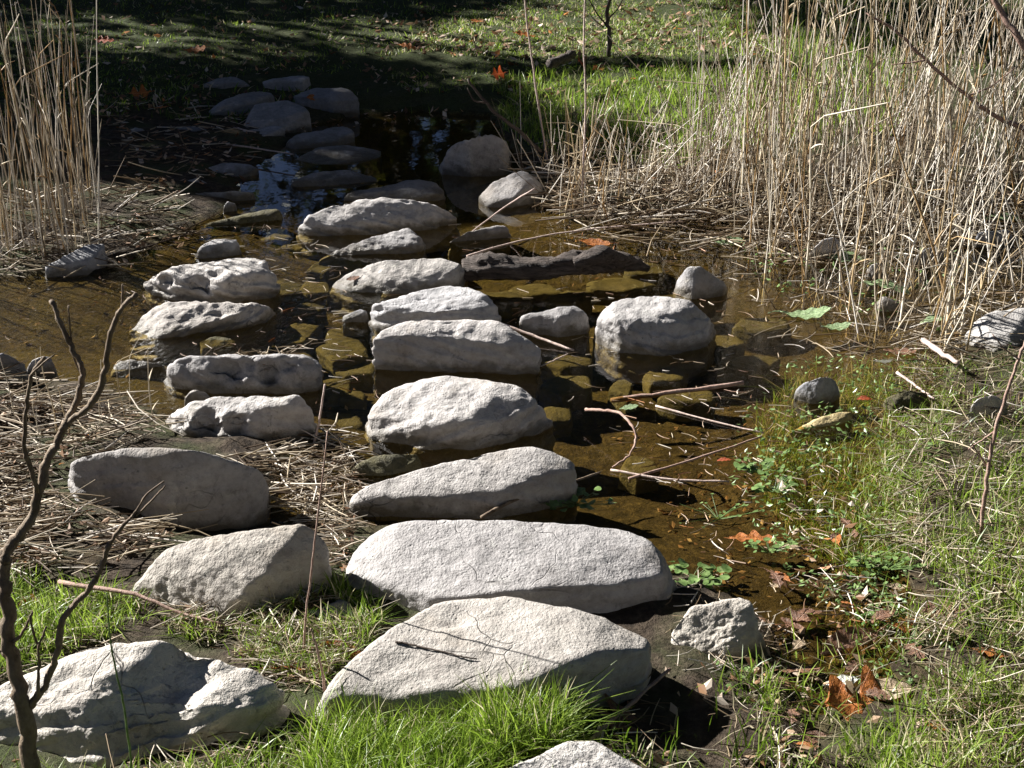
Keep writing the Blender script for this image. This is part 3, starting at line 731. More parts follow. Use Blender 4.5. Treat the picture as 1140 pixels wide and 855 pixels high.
def grass_obj(label, cat, specs):
    parts = []
    for (poly, n, clump, h0, h1, w, lean, a, b, dry) in specs:
        x, y, z = sample_zone(poly, n, clump)
        z = np.maximum(z, -.05)
        parts.append(blades(x, y, z, h0, h1, w, lean, a, b, dry))
    v, q, t = join(parts)
    return link('grass', mesh_np('grass', v, q, M_GRASS, tint=t), label, cat, kind='stuff')

grass_obj('bright green blades mixed with straw covering the right bank beside the water', 'grass', [
    ([(1320, 380), (1140, 390), (1060, 410), (1010, 455), (975, 520), (985, 600), (1010, 680), (1000, 760), (940, 830), (860, 870), (860, 960), (1320, 960)], 15000, .42, .035, .08, .0034, .75, .15, .77, .25),
    ([(1320, 500), (1140, 520), (1060, 560), (1030, 640), (1050, 720), (1000, 800), (940, 960), (1320, 960)], 9000, .45, .06, .12, .0036, .6, .35, .77, .2),
    ([(840, 490), (880, 440), (1000, 400), (1070, 410), (1030, 560), (1000, 640), (930, 640), (850, 570)], 9500, .38, .035, .08, .0028, 1.1, .3, .78, .3),
    ([(840, 770), (900, 700), (1000, 640), (1010, 780), (900, 870), (840, 870)], 700, .55, .04, .09, .0036, .8, .2, .75, .25)])
grass_obj('thick bright green tuft growing against the front of the largest stepping stone', 'grass', [
    ([(345, 812), (400, 806), (450, 822), (500, 822), (560, 800), (615, 800), (640, 812), (630, 850), (560, 870), (400, 920), (340, 910)], 7000, .25, .06, .12, .0028, .7, .25, .72, .08),
    ([(545, 800), (630, 800), (625, 850), (540, 860)], 2400, 0, .09, .16, .0030, .6, .3, .72, .12),
    ([(640, 820), (860, 740), (860, 900), (640, 960)], 1000, .4, .05, .10, .004, .7, .1, .6, .2)])
grass_obj('fresh green blades around the rocks at the bottom left, behind and before the bare shrub', 'grass', [
    ([(-120, 640), (60, 650), (140, 665), (170, 690), (120, 712), (40, 742), (-120, 790)], 8500, .30, .035, .075, .0028, .7, .3, .75, .1),
    ([(170, 690), (260, 700), (330, 660), (400, 690), (420, 712), (350, 765), (320, 760), (250, 725), (180, 704)], 4200, .42, .035, .075, .0026, .8, .2, .75, .3),
    ([(-120, 868), (100, 884), (210, 866), (300, 842), (345, 812), (350, 950), (-120, 960)], 6000, .36, .045, .09, .0028, .7, .25, .74, .15),
    ([(360, 650), (385, 660), (430, 690), (410, 712), (380, 690)], 500, .3, .04, .08, .004, .7, .1, .7, .3)])
grass_obj('short lawn on the far bank in bands of sun and shade', 'grass', [
    ([(-60, -60), (1300, -60), (1300, 40), (900, 110), (560, 128), (470, 110), (420, 84), (300, 80), (210, 95), (130, 130), (-60, 130)], 62000, .08, .02, .045, .006, .8, .05, .76, .12),
    ([(420, 62), (480, 30), (620, -10), (900, -20), (880, 62), (640, 66)], 18000, .1, .02, .05, .006, .9, .35, .95, .2),
    ([(545, 95), (600, 80), (850, 80), (860, 160), (760, 190), (620, 175), (560, 150)], 9000, .34, .05, .11, .0055, .7, .3, .76, .06),
    ([(800, -30), (1000, -30), (1000, 150), (800, 170)], 4000, .35, .06, .13, .006, .5, .35, .76, .05),
    ([(130, 130), (210, 95), (480, 110), (540, 126), (400, 126), (340, 138), (230, 138)], 1500, .5, .04, .07, .008, .7, .0, .5, .1)])

# ------------------------------------------------------------------ straw litter
def straws(x, y, z, l0, l1, r, up=.18, dir_mean=None, dir_sd=.5):
    n = len(x); L = RNG.uniform(l0, l1, n) * RNG.uniform(.5, 1, n)
    a = RNG.uniform(0, np.pi, n) if dir_mean is None else RNG.normal(dir_mean, dir_sd, n)
    e = RNG.normal(0, up, n)
    D = np.stack([np.cos(a) * np.cos(e), np.sin(a) * np.cos(e), np.sin(e)], 1)
    C = np.stack([x, y, z], 1)
    K = 4; t = np.linspace(-.5, .5, K)
    P = C[:, None] + D[:, None] * (L[:, None] * t[None])[..., None]
    side = np.cross(D, [0, 0, 1.]); side /= np.linalg.norm(side, axis=1)[:, None] + 1e-9
    bow = RNG.normal(0, .07, n) * L
    P += side[:, None] * (bow[:, None] * (t ** 2 * 4)[None])[..., None]
    lowest = P[:, :, 2].min(1) - np.maximum(z - .015, .002) ; P[:, :, 2] -= np.minimum(lowest, 0)[:, None]
    rad = np.repeat((r * RNG.uniform(.5, 1.3, n))[:, None], K, 1); rad[:, -1] *= .6
    v, q = tubes(P, rad, 4)
    return v, q, np.repeat(RNG.random(n), K * 4)

def straw_obj(name, label, cat, specs):
    parts = []
    for (poly, n, clump, l0, l1, r, up, zl, dm, ds) in specs:
        x, y, z = sample_zone(poly, n, clump)
        z = np.maximum(z, .0) + RNG.uniform(.0, zl, len(z))
        parts.append(straws(x, y, z, l0, l1, r, up, dm, ds))
    v, q, t = join(parts)
    return link(name, mesh_np(name, v, q, M_STRAW, tint=t), label, cat, kind='stuff')

straw_obj('reed_litter', 'tangled mat of pale fallen reeds at the foot of the right-hand reed bed', 'reed litter', [
    ([(565, 185), (650, 165), (800, 175), (1000, 195), (1240, 200), (1240, 245), (960, 260), (800, 262), (700, 262), (640, 255), (590, 225)], 1150, .3, .12, .5, .0036, .16, .07, 0.0, .55),
    ([(620, 250), (760, 245), (960, 250), (1140, 260), (1140, 345), (860, 330), (800, 300), (690, 285)], 420, .35, .12, .5, .0032, .12, .03, .1, .6)])
straw_obj('reed_litter', 'heap of pale dry reed stems on the left bank around the dark-faced boulder', 'reed litter', [
    ([(-150, 425), (90, 432), (165, 462), (185, 485), (120, 500), (70, 520), (60, 560), (130, 585), (215, 598), (150, 622), (120, 640), (-150, 650)], 1250, .34, .08, .4, .0024, .17, .06, .1, .5),
    ([(300, 492), (360, 485), (395, 500), (380, 540), (360, 575), (300, 580), (285, 560), (300, 540), (250, 515)], 240, .36, .06, .3, .0028, .12, .03, .1, .6),
    ([(195, 430), (250, 428), (345, 430), (340, 442), (240, 444)], 130, .2, .05, .18, .002, .25, .03, .1, .7)])
straw_obj('reed_litter', 'scatter of snapped dry stems at the water side of the left reed clump', 'reed litter', [
    ([(-60, 225), (110, 215), (170, 200), (215, 240), (225, 275), (170, 300), (110, 312), (-60, 315)], 480, .34, .08, .35, .0030, .3, .06, .1, .6),
    ([(110, 120), (240, 110), (300, 155), (270, 200), (180, 200), (120, 190)], 260, .4, .06, .3, .003, .2, .02, 0, .8)])
straw_obj('straw_litter', 'thin straw lying among the grass on the right bank', 'straw', [
    ([(1000, 370), (1260, 330), (1260, 900), (1040, 900), (1020, 700), (990, 600), (1000, 480)], 3600, .36, .05, .26, .0015, .22, .05, .3, .7),
    ([(860, 560), (1000, 560), (1010, 760), (880, 850), (850, 740)], 170, .45, .04, .16, .0014, .12, .02, .1, .8)])
straw_obj('straw_litter', 'straw and stem bits among the rocks at the bottom left', 'straw', [
    ([(170, 690), (330, 655), (420, 700), (350, 770), (320, 770), (250, 725)], 800, .3, .04, .18, .0016, .25, .03, .3, .7),
    ([(-80, 640), (200, 660), (180, 700), (-80, 800)], 700, .3, .04, .16, .0014, .2, .02, .2, .7),
    ([(100, 870), (350, 800), (640, 850), (640, 930), (-100, 930)], 900, .3, .04, .16, .0014, .2, .03, .2, .8)])
straw_obj('straw_litter', 'bits of stem and straw on the dark trodden soil beside the largest stepping stone', 'straw', [
    ([(720, 700), (860, 700), (880, 860), (640, 900), (640, 800), (735, 752)], 420, .36, .03, .16, .0014, .2, .03, .3, .9),
    ([(330, 520), (395, 505), (405, 560), (385, 620), (360, 650), (330, 590)], 380, .2, .04, .22, .0017, .18, .03, .2, .8),
    ([(745, 640), (870, 660), (870, 740), (850, 760), (740, 720)], 160, .4, .03, .14, .0014, .15, .02, .3, .9)])
straw_obj('floating_debris', 'scattered yellow straw bits floating on the brown water', 'floating debris', [
    ([(480, 260), (700, 300), (860, 340), (960, 420), (950, 600), (980, 700), (880, 700), (740, 590), (640, 500), (600, 400), (540, 340)], 360, .45, .02, .10, .0016, .01, .002, .4, .8),
    ([(170, 250), (330, 270), (400, 340), (400, 440), (370, 480), (340, 400), (300, 330)], 160, .45, .03, .14, .0016, .01, .002, .3, .8),
    ([(700, 250), (1140, 250), (1140, 330), (1000, 420), (860, 420), (800, 330)], 520, .4, .04, .22, .002, .03, .004, .2, .9)])

pz = []
for poly, n, s0, s1 in (([(660, 470), (860, 440), (1000, 560), (1000, 720), (870, 720), (760, 620)], 900, .004, .014), ([(180, 260), (640, 250), (900, 330), (860, 420), (640, 420), (380, 480), (180, 430), (0, 400), (0, 320)], 1100, .005, .016)):
    x, y, z = sample_zone(poly, n, .45); pz.append((x, y, z))
# --- leaf litter flecks and water weed
def flecks(x, y, z, s0, s1, tl=0, th=1):
    n = len(x); s = RNG.uniform(s0, s1, n)
    N = RNG.normal(size=(n, 3)) * [.5, .5, .2] + [0, 0, 1]; N /= np.linalg.norm(N, axis=1)[:, None]
    A = np.cross(N, RNG.normal(size=(n, 3))); A /= np.linalg.norm(A, axis=1)[:, None]; B = np.cross(N, A)
    C = np.stack([x, y, z], 1)
    sh = [(-1, 0, .15), (-.2, .5, 0), (1, 0, .2), (-.1, -.55, 0)]
    V = np.stack([C + s[:, None] * (A * a + B * b + N * c) for a, b, c in sh], 1)
    return V.reshape(-1, 3), np.arange(n * 4).reshape(n, 4), np.repeat(RNG.uniform(tl, th, n), 4)
parts = []
for poly, n, s0, s1 in (([(820, 500), (870, 440), (1000, 400), (1080, 400), (1030, 560), (1010, 720), (900, 680), (810, 580)], 3000, .005, .013),
                        ([(940, 640), (1140, 560), (1140, 800), (960, 800)], 900, .005, .011), ([(820, 300), (1080, 310), (1060, 380), (850, 370)], 500, .007, .016)):
    x, y, z = sample_zone(poly, n, .52, 5.0); parts.append(flecks(x, y, np.maximum(z, 0) + .008, s0, s1))
v, q, t = join(parts)
link('water_weed', mesh_np('water_weed', v, q, M_CRESS, smooth=False, tint=t), 'tiny green weed leaves spread over the wet margin at the right', 'water weed', kind='stuff')
parts = []
for poly, n, s0, s1 in (([(-60, -60), (900, -60), (860, 90), (560, 125), (330, 85), (130, 140), (-60, 140)], 2600, .015, .035),
                        ([(420, 20), (860, 0), (860, 60), (640, 70), (420, 64)], 700, .02, .04),
                        ([(120, 110), (540, 100), (540, 128), (300, 160), (260, 220), (150, 220)], 700, .012, .03)):
    x, y, z = sample_zone(poly, n, .4); parts.append(flecks(x, y, z + .025, s0, s1))
v, q, t = join(parts)
link('leaf_litter', mesh_np('leaf_litter', v, q, M_FLECK, smooth=False, tint=t), 'small brown and orange leaf fragments strewn over the far lawn', 'leaf litter', kind='stuff')
parts = []
for poly, n, s0, s1 in (([(640, 760), (740, 740), (860, 700), (880, 860), (640, 900)], 260, .008, .022), ([(330, 520), (395, 505), (405, 560), (385, 650), (340, 600)], 160, .006, .016), ([(860, 560), (1000, 560), (1140, 640), (1140, 860), (880, 860), (840, 760)], 200, .008, .022),
                        ([(-60, 440), (160, 470), (70, 520), (60, 560), (200, 600), (110, 640), (-60, 640)], 260, .01, .02),
                        ([(170, 690), (330, 655), (420, 700), (350, 770), (250, 725)], 300, .008, .02), ([(570, 190), (800, 175), (1140, 200), (1140, 250), (800, 262), (600, 235)], 700, .012, .03), ([(-100, 430), (165, 465), (70, 520), (60, 560), (215, 598), (110, 640), (-100, 640)], 600, .008, .022), ([(-100, 860), (340, 830), (640, 850), (640, 930), (-100, 930)], 300, .006, .016),
                        ([(150, 230), (230, 250), (200, 300), (130, 300)], 160, .01, .025)):
    x, y, z = sample_zone(poly, n, .4); parts.append(flecks(x, y, np.maximum(z, 0) + .015, s0, s1))
v, q, t = join(parts)
link('leaf_litter', mesh_np('leaf_litter', v, q, M_FLECK, smooth=False, tint=t), 'tiny crumbled leaf scraps on the near banks and wet mud', 'leaf litter', kind='stuff')

parts = [flecks(x, y, z + .008, .004, .015, 0, .8) for x, y, z in pz] + [straws(x[::2], y[::2], z[::2] + .006, .02, .09, .0014, .04) for x, y, z in pz]
v, q, t = join(parts)
link('pond_debris', mesh_np('pond_debris', v, q, M_FLECK, smooth=False, tint=t), 'decaying leaf and stem bits lying on the brown pool bed', 'debris', kind='stuff')

# ------------------------------------------------------------------ standing reeds
def reed_variant(k):
    rg = np.random.default_rng(100 + k)
    K = 14; t = np.linspace(0, 1, K)
    b = rg.normal(0, .03); c = rg.normal(0, .02)
    P = np.stack([b * t ** 2 + .006 * np.sin(t * 9 + k), c * t ** 2 + .006 * np.cos(t * 7 + k), t], 1)
    if k % 4 == 3:                                    # snapped over near the top
        m = t > .72; P[m, 0] += (t[m] - .72) * rg.choice([-1.2, 1.2]); P[m, 2] = .72 + (t[m] - .72) * .35
    rad = .0045 * (1 - .55 * t); rad[3::4] *= 1.35
    v, q = tubes(P[None], rad[None], 6)
    vs, qs = [v], [q]; off = len(v)
    for j in range(rg.integers(0, 4)):                # dry sheath flags
        i = rg.integers(4, 11); a = rg.uniform(0, 6.28); L = rg.uniform(.05, .2)
        p0 = P[i]; d = np.array([np.cos(a) * .6, np.sin(a) * .6, rg.uniform(.3, .9)]); d /= np.linalg.norm(d)
        Q = np.stack([p0 + d * L * s + np.array([0, 0, -.25 * L * s * s]) for s in np.linspace(0, 1, 4)])
        v2, q2 = tubes(Q[None], np.array([[.0025, .0042, .003, .0006]]), 4)
        vs.append(v2); qs.append(q2 + off); off += len(v2)
    return mesh_np('reed_stalk', np.vstack(vs), np.vstack(qs), M_REED)
RV = [reed_variant(k) for k in range(14)]

def reed_spots(poly, n):
    poly = np.array(poly, float); lo, hi = poly.min(0), poly.max(0)
    px = RNG.uniform(lo[0], hi[0], n * 4); py = RNG.uniform(lo[1], hi[1], n * 4)
    k = in_poly(px, py, poly); x, y, z = ground_n(px[k][:n], py[k][:n])
    kk = ~in_stone_mask(x, y, z)
    return x[kk], y[kk], z[kk]

def plant_reeds(poly, n, h0, h1, lean, label, group, thick=1.0):
    x, y, z = reed_spots(poly, n)
    for i in range(len(x)):
        h = random.uniform(h0, h1) * random.choice((1, 1, .8, .6))
        o = link('reed_stalk', random.choice(RV), label, 'reed stalk', group, loc=(x[i], y[i], z[i] - .03))
        o.rotation_euler = (random.gauss(0, lean), random.gauss(0, lean), random.uniform(0, 6.28))
        w = random.choice((.45, .6, .75, .9, 1.1)) * thick
        o.scale = (w, w, h)
    return len(x)

G_R = 'tall dry stalks of the right-hand reed bed'; G_L = 'dry stalks of the left reed clump'
G_M = 'short dry reed stubble beside the pool'; G_F = 'dry stalks rising from the shallows'
G_S = 'dry stems on the near left bank'
n1 = plant_reeds([(-15, 215), (100, 205), (122, 250), (118, 296), (-15, 312)], 64, .7, 1.4, .085, 'dry tan reed stalk in the upright sunlit clump at the left edge', G_L, .72)
n2 = plant_reeds([(860, 165), (1160, 150), (1160, 250), (1000, 275), (830, 268), (790, 220)], 100, 1.0, 2.0, .13, 'tall dry tan reed stalk in the dense stand at the upper right', G_R)
n3 = plant_reeds([(572, 190), (650, 160), (790, 180), (800, 250), (700, 262), (610, 245)], 50, .25, .62, .13, 'short broken reed stalk in the stubble between dark pool and dense stand', G_M)
n4 = plant_reeds([(800, 275), (1140, 275), (1140, 350), (1050, 385), (980, 390), (850, 350)], 52, .4, 1.3, .17, 'thin leaning dry stalk rising from the leaf-strewn shallows at right', G_F, .9)
n6 = plant_reeds([(1028, 378), (1078, 372), (1075, 396), (1035, 398)], 12, .5, 1.1, .22, 'tan stalk in the small leaning sheaf between snapped branch and pale rough stone', 'leaning sheaf of stalks at the right')
n5 = plant_reeds([(90, 440), (170, 455), (180, 490), (100, 500), (0, 500), (0, 450)], 14, .2, .4, .10, 'thin dry upright stem on the near left bank behind the bare shrub', G_S, .6)

def reed_mass(specs):
    parts = []
    for poly, n, h0, h1, lean in specs:
        x, y, z = reed_spots(poly, n); n = len(x)
        h = RNG.uniform(h0, h1, n); K = 6; t = np.linspace(0, 1, K)
        d = RNG.normal(0, lean, (n, 2)); c = RNG.normal(0, .05, (n, 2))
        P = np.zeros((n, K, 3))
        for j, b in ((0, x), (1, y)):
            P[:, :, j] = b[:, None] + h[:, None] * (d[:, j:j + 1] * t + c[:, j:j + 1] * t ** 2)
        P[:, :, 2] = z[:, None] - .03 + h[:, None] * t * (1 - .15 * np.abs(d).sum(1))[:, None]
        rad = (.0036 * RNG.uniform(.35, 1.1, n))[:, None] * (1 - .5 * t)[None]
        v, q = tubes(P, rad, 5)
        parts.append((v, q, np.repeat(RNG.random(n), K * 5)))
    v, q, t = join(parts)
    return link('reed_bed', mesh_np('reed_bed', v, q, M_REED_T, tint=t), 'mass of thin dry stalks filling the reed clumps on both sides', 'reeds', kind='stuff')
reed_mass([([(880, 140), (1280, 110), (1280, 235), (1000, 255), (850, 240), (800, 205)], 430, .4, 2.0, .22),
           ([(760, 150), (860, 140), (860, 245), (760, 250)], 130, .3, .9, .16),
           ([(570, 185), (650, 165), (800, 180), (800, 255), (690, 262), (600, 240)], 260, .1, .5, .4),
           ([(-150, 200), (95, 195), (118, 250), (110, 300), (-150, 315)], 170, .3, 1.25, .10),
           ([(800, 240), (1200, 240), (1200, 340), (1020, 390), (960, 395), (840, 350)], 340, .08, .9, .36)])

# ------------------------------------------------------------------ single fallen stalks and sticks
def stick(name, label, cat, pts, r0, r1, mat, zs=None):
    Q = []
    for i, p in enumerate(pts):
        if len(p) > 2: Q.append(np.array(at(*p)[:]))
        else: Q.append(np.array(surf(p[0], p[1])[:]))
    base = Q[0].copy(); me = branch_mesh(name, [([q - base for q in Q], r0, r1)], mat, 6, len(label), .08)
    return link(name, me, label, cat, loc=base)
stick('fallen_stalk', 'long yellow stalk lying in the water, slanting from beside the dark-faced step', 'stalk', [(558, 361, .05), (600, 376, .02), (638, 390, .005)], .006, .004, M_ROOT)
stick('fallen_stalk', 'short yellow stalk meeting the slanting one at a sharp angle', 'stalk', [(602, 408, .004), (632, 394, .006)], .003, .002, M_ROOT)
stick('fallen_stalk', 'golden stalk lying on the brown water, crossing the straight pale one', 'stalk', [(700, 533, .004), (770, 512, .006), (848, 486, .012)], .004, .003, M_BARK_RED)
stick('fallen_stalk', 'straight pale stalk on the water running right from the curved root', 'stalk', [(680, 523, .006), (740, 533, .004), (812, 536, .004)], .004, .003, M_ROOT)
stick('fallen_stalk', 'thin stalk floating near the shallows, pointing to the drooping stems', 'stalk', [(730, 452, .004), (790, 468, .004), (850, 482, .006)], .0035, .0025, M_ROOT)
stick('sunken_stick', 'dark stick lying under the surface below the chunky boulder', 'stick', [(680, 446, -.01), (740, 438, .0), (828, 426, .012)], .009, .007, M_BARK_RED)
stick('bent_root', 'curved pale pinkish root arching out of the water right of the low slanted step', 'root', [(652, 456, .05), (668, 457, .07), (690, 460, .09), (704, 475, .08), (708, 490, .05), (700, 507, .02), (682, 520, .0)], .0058, .003, M_BARK_RED)
stick('curved_stem', 'long bowed grey stem in the shade under the low slanted stepping stone', 'stem', [(535, 576, .03), (575, 556, .05), (620, 541, .05), (668, 526, .01)], .006, .003, M_BARK)
stick('bent_twig', 'thin dark twig resting on the cream top of the largest stepping stone', 'twig', [(440, 716), (452, 718), (465, 721), (482, 725), (500, 729), (516, 733), (531, 735)], .0025, .0015, M_BARK_D)
stick('fallen_branch', 'brown forked stick on the dark ground below the largest stone', 'stick', [(628, 852, .06), (670, 812, .08), (715, 772, .09), (745, 746, .09)], .006, .004, M_BARK_RED)
stick('fallen_branch', 'pale stick leaning up against the rugged bottom-left rock', 'stick', [(222, 806, .12), (255, 778, .18)], .004, .003, M_ROOT)
stick('fallen_branch', 'thin branch lying across the foot of the slanting boulder', 'branch', [(65, 648, .10), (150, 662, .12), (200, 682, .10), (250, 695, .09)], .006, .003, M_BARK_RED)
stick('fallen_stalk', 'white broken stalk lying in the shaded mud near the far stones', 'stalk', [(250, 160, .06), (290, 166, .06), (327, 172, .06)], .006, .004, M_ROOT)
stick('fallen_stalk', 'pale forked twig on the long low shaded slab', 'stalk', [(260, 142), (273, 146), (285, 147)], .006, .004, M_ROOT)
stick('fallen_stalk', 'yellow stalk sloping from the stubble down to the thin bright-crested slab', 'stalk', [(595, 210, .20), (560, 232, .08), (520, 262, .005)], .005, .003, M_ROOT)
stick('fallen_stalk', 'yellow stalk afloat just behind the driftwood log', 'stalk', [(520, 285, .004), (580, 268, .004), (650, 256, .03), (760, 246, .05)], .005, .003, M_ROOT)
stick('dead_branch', 'grey snapped branch poking from the shallows into the right bank', 'branch', [(1028, 378, .05), (1046, 392, .06), (1066, 404, .08)], .012, .008, M_ROOT)
stick('fallen_stalk', 'pale stalk sloping across the waterside grass near the ridge of rock', 'stalk', [(999, 415, .05), (1020, 430, .04), (1040, 444, .04)], .005, .004, M_ROOT)
stick('decayed_timber', 'short weathered chunk of wood lying on the far lawn in the shade band', 'wood', [(612, 72, .30), (625, 66, .31), (637, 61, .32)], .03, .03, M_LOG)

# ------------------------------------------------------------------ branches and shrubs
def shrub(name, label, cat, base_px, Y, trunk, branches, mat, seed=0, base=None):
    b = at_y(base_px[0], base_px[1], Y) if base is None else base
    root = link(name, None, label, cat, loc=b)
    rg = random.Random(seed)
    def P(path, dy0, dy1):
        n = len(path)
        return [np.array((at_y(p[0], p[1], Y + dy0 + (dy1 - dy0) * i / max(n - 1, 1)) - b)[:]) for i, p in enumerate(path)]
    link('trunk', branch_mesh('trunk', [(P(trunk[0], 0, trunk[3]), trunk[1] * .85, trunk[2] * .8)], mat, 10, seed, .05), parent=root)
    for k, (path, r0, r1, d0, d1) in enumerate(branches):
        link('branch', branch_mesh('branch', [(P(path, d0, d1), r0 * .78, r1 * .8)], mat, 8, seed + k + 1, .10), parent=root)
    return root
b0 = ground_at(42, 885)
shrub('bare_shrub', 'leafless brown shrub with upright forked branches at the left edge', 'shrub', (42, 885), b0.y,
      ([(42, 885), (33, 840), (27, 795), (20, 755), (10, 710), (6, 670), (4, 640), (3, 615)], .021, .014, .04),
      [([(4, 625), (14, 606), (34, 580), (44, 545), (52, 515), (64, 490), (74, 470)], .0135, .009, .0, .06),
       ([(74, 470), (84, 452), (90, 428), (92, 412), (84, 394), (73, 372), (65, 352), (57, 334)], .0085, .006, .06, .12),
       ([(74, 472), (92, 458), (108, 440), (117, 412), (120, 388), (126, 362), (134, 346), (151, 326)], .0085, .005, .06, .0),
       ([(126, 362), (136, 338), (136, 316)], .004, .002, .03, .03),
       ([(42, 548), (34, 520), (28, 500), (28, 470), (31, 440), (37, 415), (50, 398)], .0065, .004, .02, -.04),
       ([(36, 416), (44, 408), (60, 395)], .003, .0015, -.04, -.06),
       ([(33, 788), (46, 770), (58, 745), (66, 715), (70, 690), (82, 674), (100, 655), (113, 630), (123, 604)], .0095, .006, .02, -.05),
       ([(123, 604), (136, 586), (150, 572)], .0055, .003, -.05, -.06),
       ([(150, 572), (162, 552), (182, 536)], .0032, .002, -.06, -.05),
       ([(152, 574), (170, 556), (184, 541)], .0028, .0015, -.06, -.08),
       ([(13, 716), (24, 706), (36, 682)], .005, .003, .02, -.02),
       ([(42, 774), (44, 740), (43, 722), (52, 698)], .005, .0025, .0, -.05),
       ([(43, 722), (36, 700), (33, 685)], .0035, .002, -.03, -.05),
       ([(90, 415), (82, 396), (78, 366), (76, 340)], .003, .0015, .1, .1),
       ([(18, 745), (8, 732), (-5, 720)], .006, .004, .02, .05)], M_BARK, 5)
def lone(name, label, cat, pts, Y0, Y1, r0, r1, mat, extra=()):
    n = len(pts); Q = [np.array(at_y(p[0], p[1], Y0 + (Y1 - Y0) * i / (n - 1))[:]) for i, p in enumerate(pts)]
    base = Q[0].copy(); root = link(name, branch_mesh(name, [([q - base for q in Q], r0, r1)], mat, 8, n + len(label), .06), label, cat, loc=base)
    for k, (e, ra, rb) in enumerate(extra):
        m = len(e); E = [np.array(at_y(p[0], p[1], Y0 + (Y1 - Y0) * .6)[:]) - base for i, p in enumerate(e)]
        link('side_twig', branch_mesh('side_twig', [(E, ra, rb)], mat, 6, k, .06), parent=root)
    return root
def gy_at(px, py): return ground_at(px, py).y
Y = gy_at(1092, 600)
lone('red_sapling', 'knobbly reddish twig standing in the right bank grass', 'sapling', [(1092, 602), (1094, 570), (1100, 525), (1108, 480), (1120, 440), (1134, 400), (1142, 378)], Y, Y + .05, .0065, .004, M_BARK_RED,
     [([(1100, 520), (1086, 500), (1080, 490)], .003, .0015), ([(1108, 480), (1090, 492), (1078, 500)], .003, .0015), ([(1134, 400), (1118, 388), (1105, 372)], .003, .0015)])
Y = gy_at(1150, 235)
lone('leaning_branch', 'brown branch drooping left in front of the dense reeds, lower of two', 'branch', [(1180, 165), (1140, 143), (1110, 130), (1077, 107), (1030, 67), (997, 35), (965, 15)], Y - .2, Y, .014, .005, M_BARK_RED,
     [([(1030, 67), (1012, 70), (992, 72)], .005, .003), ([(1077, 107), (1105, 95), (1130, 75)], .005, .003)])
lone('leaning_branch', 'thick brown branch slanting across the top right corner', 'branch', [(1190, 105), (1140, 50), (1120, 22), (1100, -12), (1080, -40)], Y - .3, Y - .1, .017, .011, M_BARK_RED)
Y = gy_at(676, 62)
lone('dark_sapling', 'small dark leafless sapling on the sunlit far lawn', 'sapling', [(678, 62), (678, 40), (676, 18), (680, -8), (682, -40)], Y, Y, .018, .008, M_BARK_D,
     [([(677, 30), (664, 14), (652, -8)], .007, .004), ([(677, 22), (690, 6), (698, -15)], .006, .003), ([(672, 30), (662, 22), (655, 12)], .005, .002)])
Y = gy_at(600, 205)
lone('slanting_stick', 'dark bark-covered stick rising left from the reed stubble over the dark pool', 'stick', [(602, 170), (580, 148), (555, 128), (535, 108), (521, 88)], Y, Y + .1, .011, .006, M_BARK_D, [([(540, 114), (528, 112), (520, 98)], .006, .003)])
Y = gy_at(600, 190)
lone('tall_stalk', 'single tall pale stalk rising past the red leaves to the top edge', 'stalk', [(612, 195), (600, 120), (590, 50), (582, -20)], Y, Y + .1, .006, .004, M_ROOT)
Y = gy_at(640, 240)
lone('tall_stalk', 'single tall pale stalk above the short stubble, right of the dark sapling', 'stalk', [(648, 215), (652, 120), (650, 50), (652, -20)], Y, Y + .1, .005, .004, M_ROOT)
Y = gy_at(345, 830)
lone('dry_stem', 'tall thin dry stem standing between the slanting boulder and the largest stone', 'stem', [(338, 730), (340, 690), (346, 640), (352, 590), (365, 480)], gy_at(338, 735), gy_at(338, 735) + .03, .003, .0018, M_BARK_RED)
lone('green_stem', 'thin curved green stem in front of the rugged bottom-left rock', 'stem', [(147, 868), (144, 830), (137, 780), (130, 750), (124, 722), (121, 690), (119, 660)], gy_at(147, 880), gy_at(147, 880), .0026, .0014, M_CRESS)
lone('dry_stem', 'short dead stem with a knot, left of the largest stone', 'stem', [(362, 772), (357, 740), (350, 712), (346, 700)], gy_at(362, 775), gy_at(362, 775), .0035, .002, M_BARK_RED)
lone('dry_stem', 'dry stem leaning on the wedge rock beside the water', 'stem', [(348, 500), (355, 470), (362, 428)], gy_at(348, 502), gy_at(348, 502), .004, .003, M_ROOT)

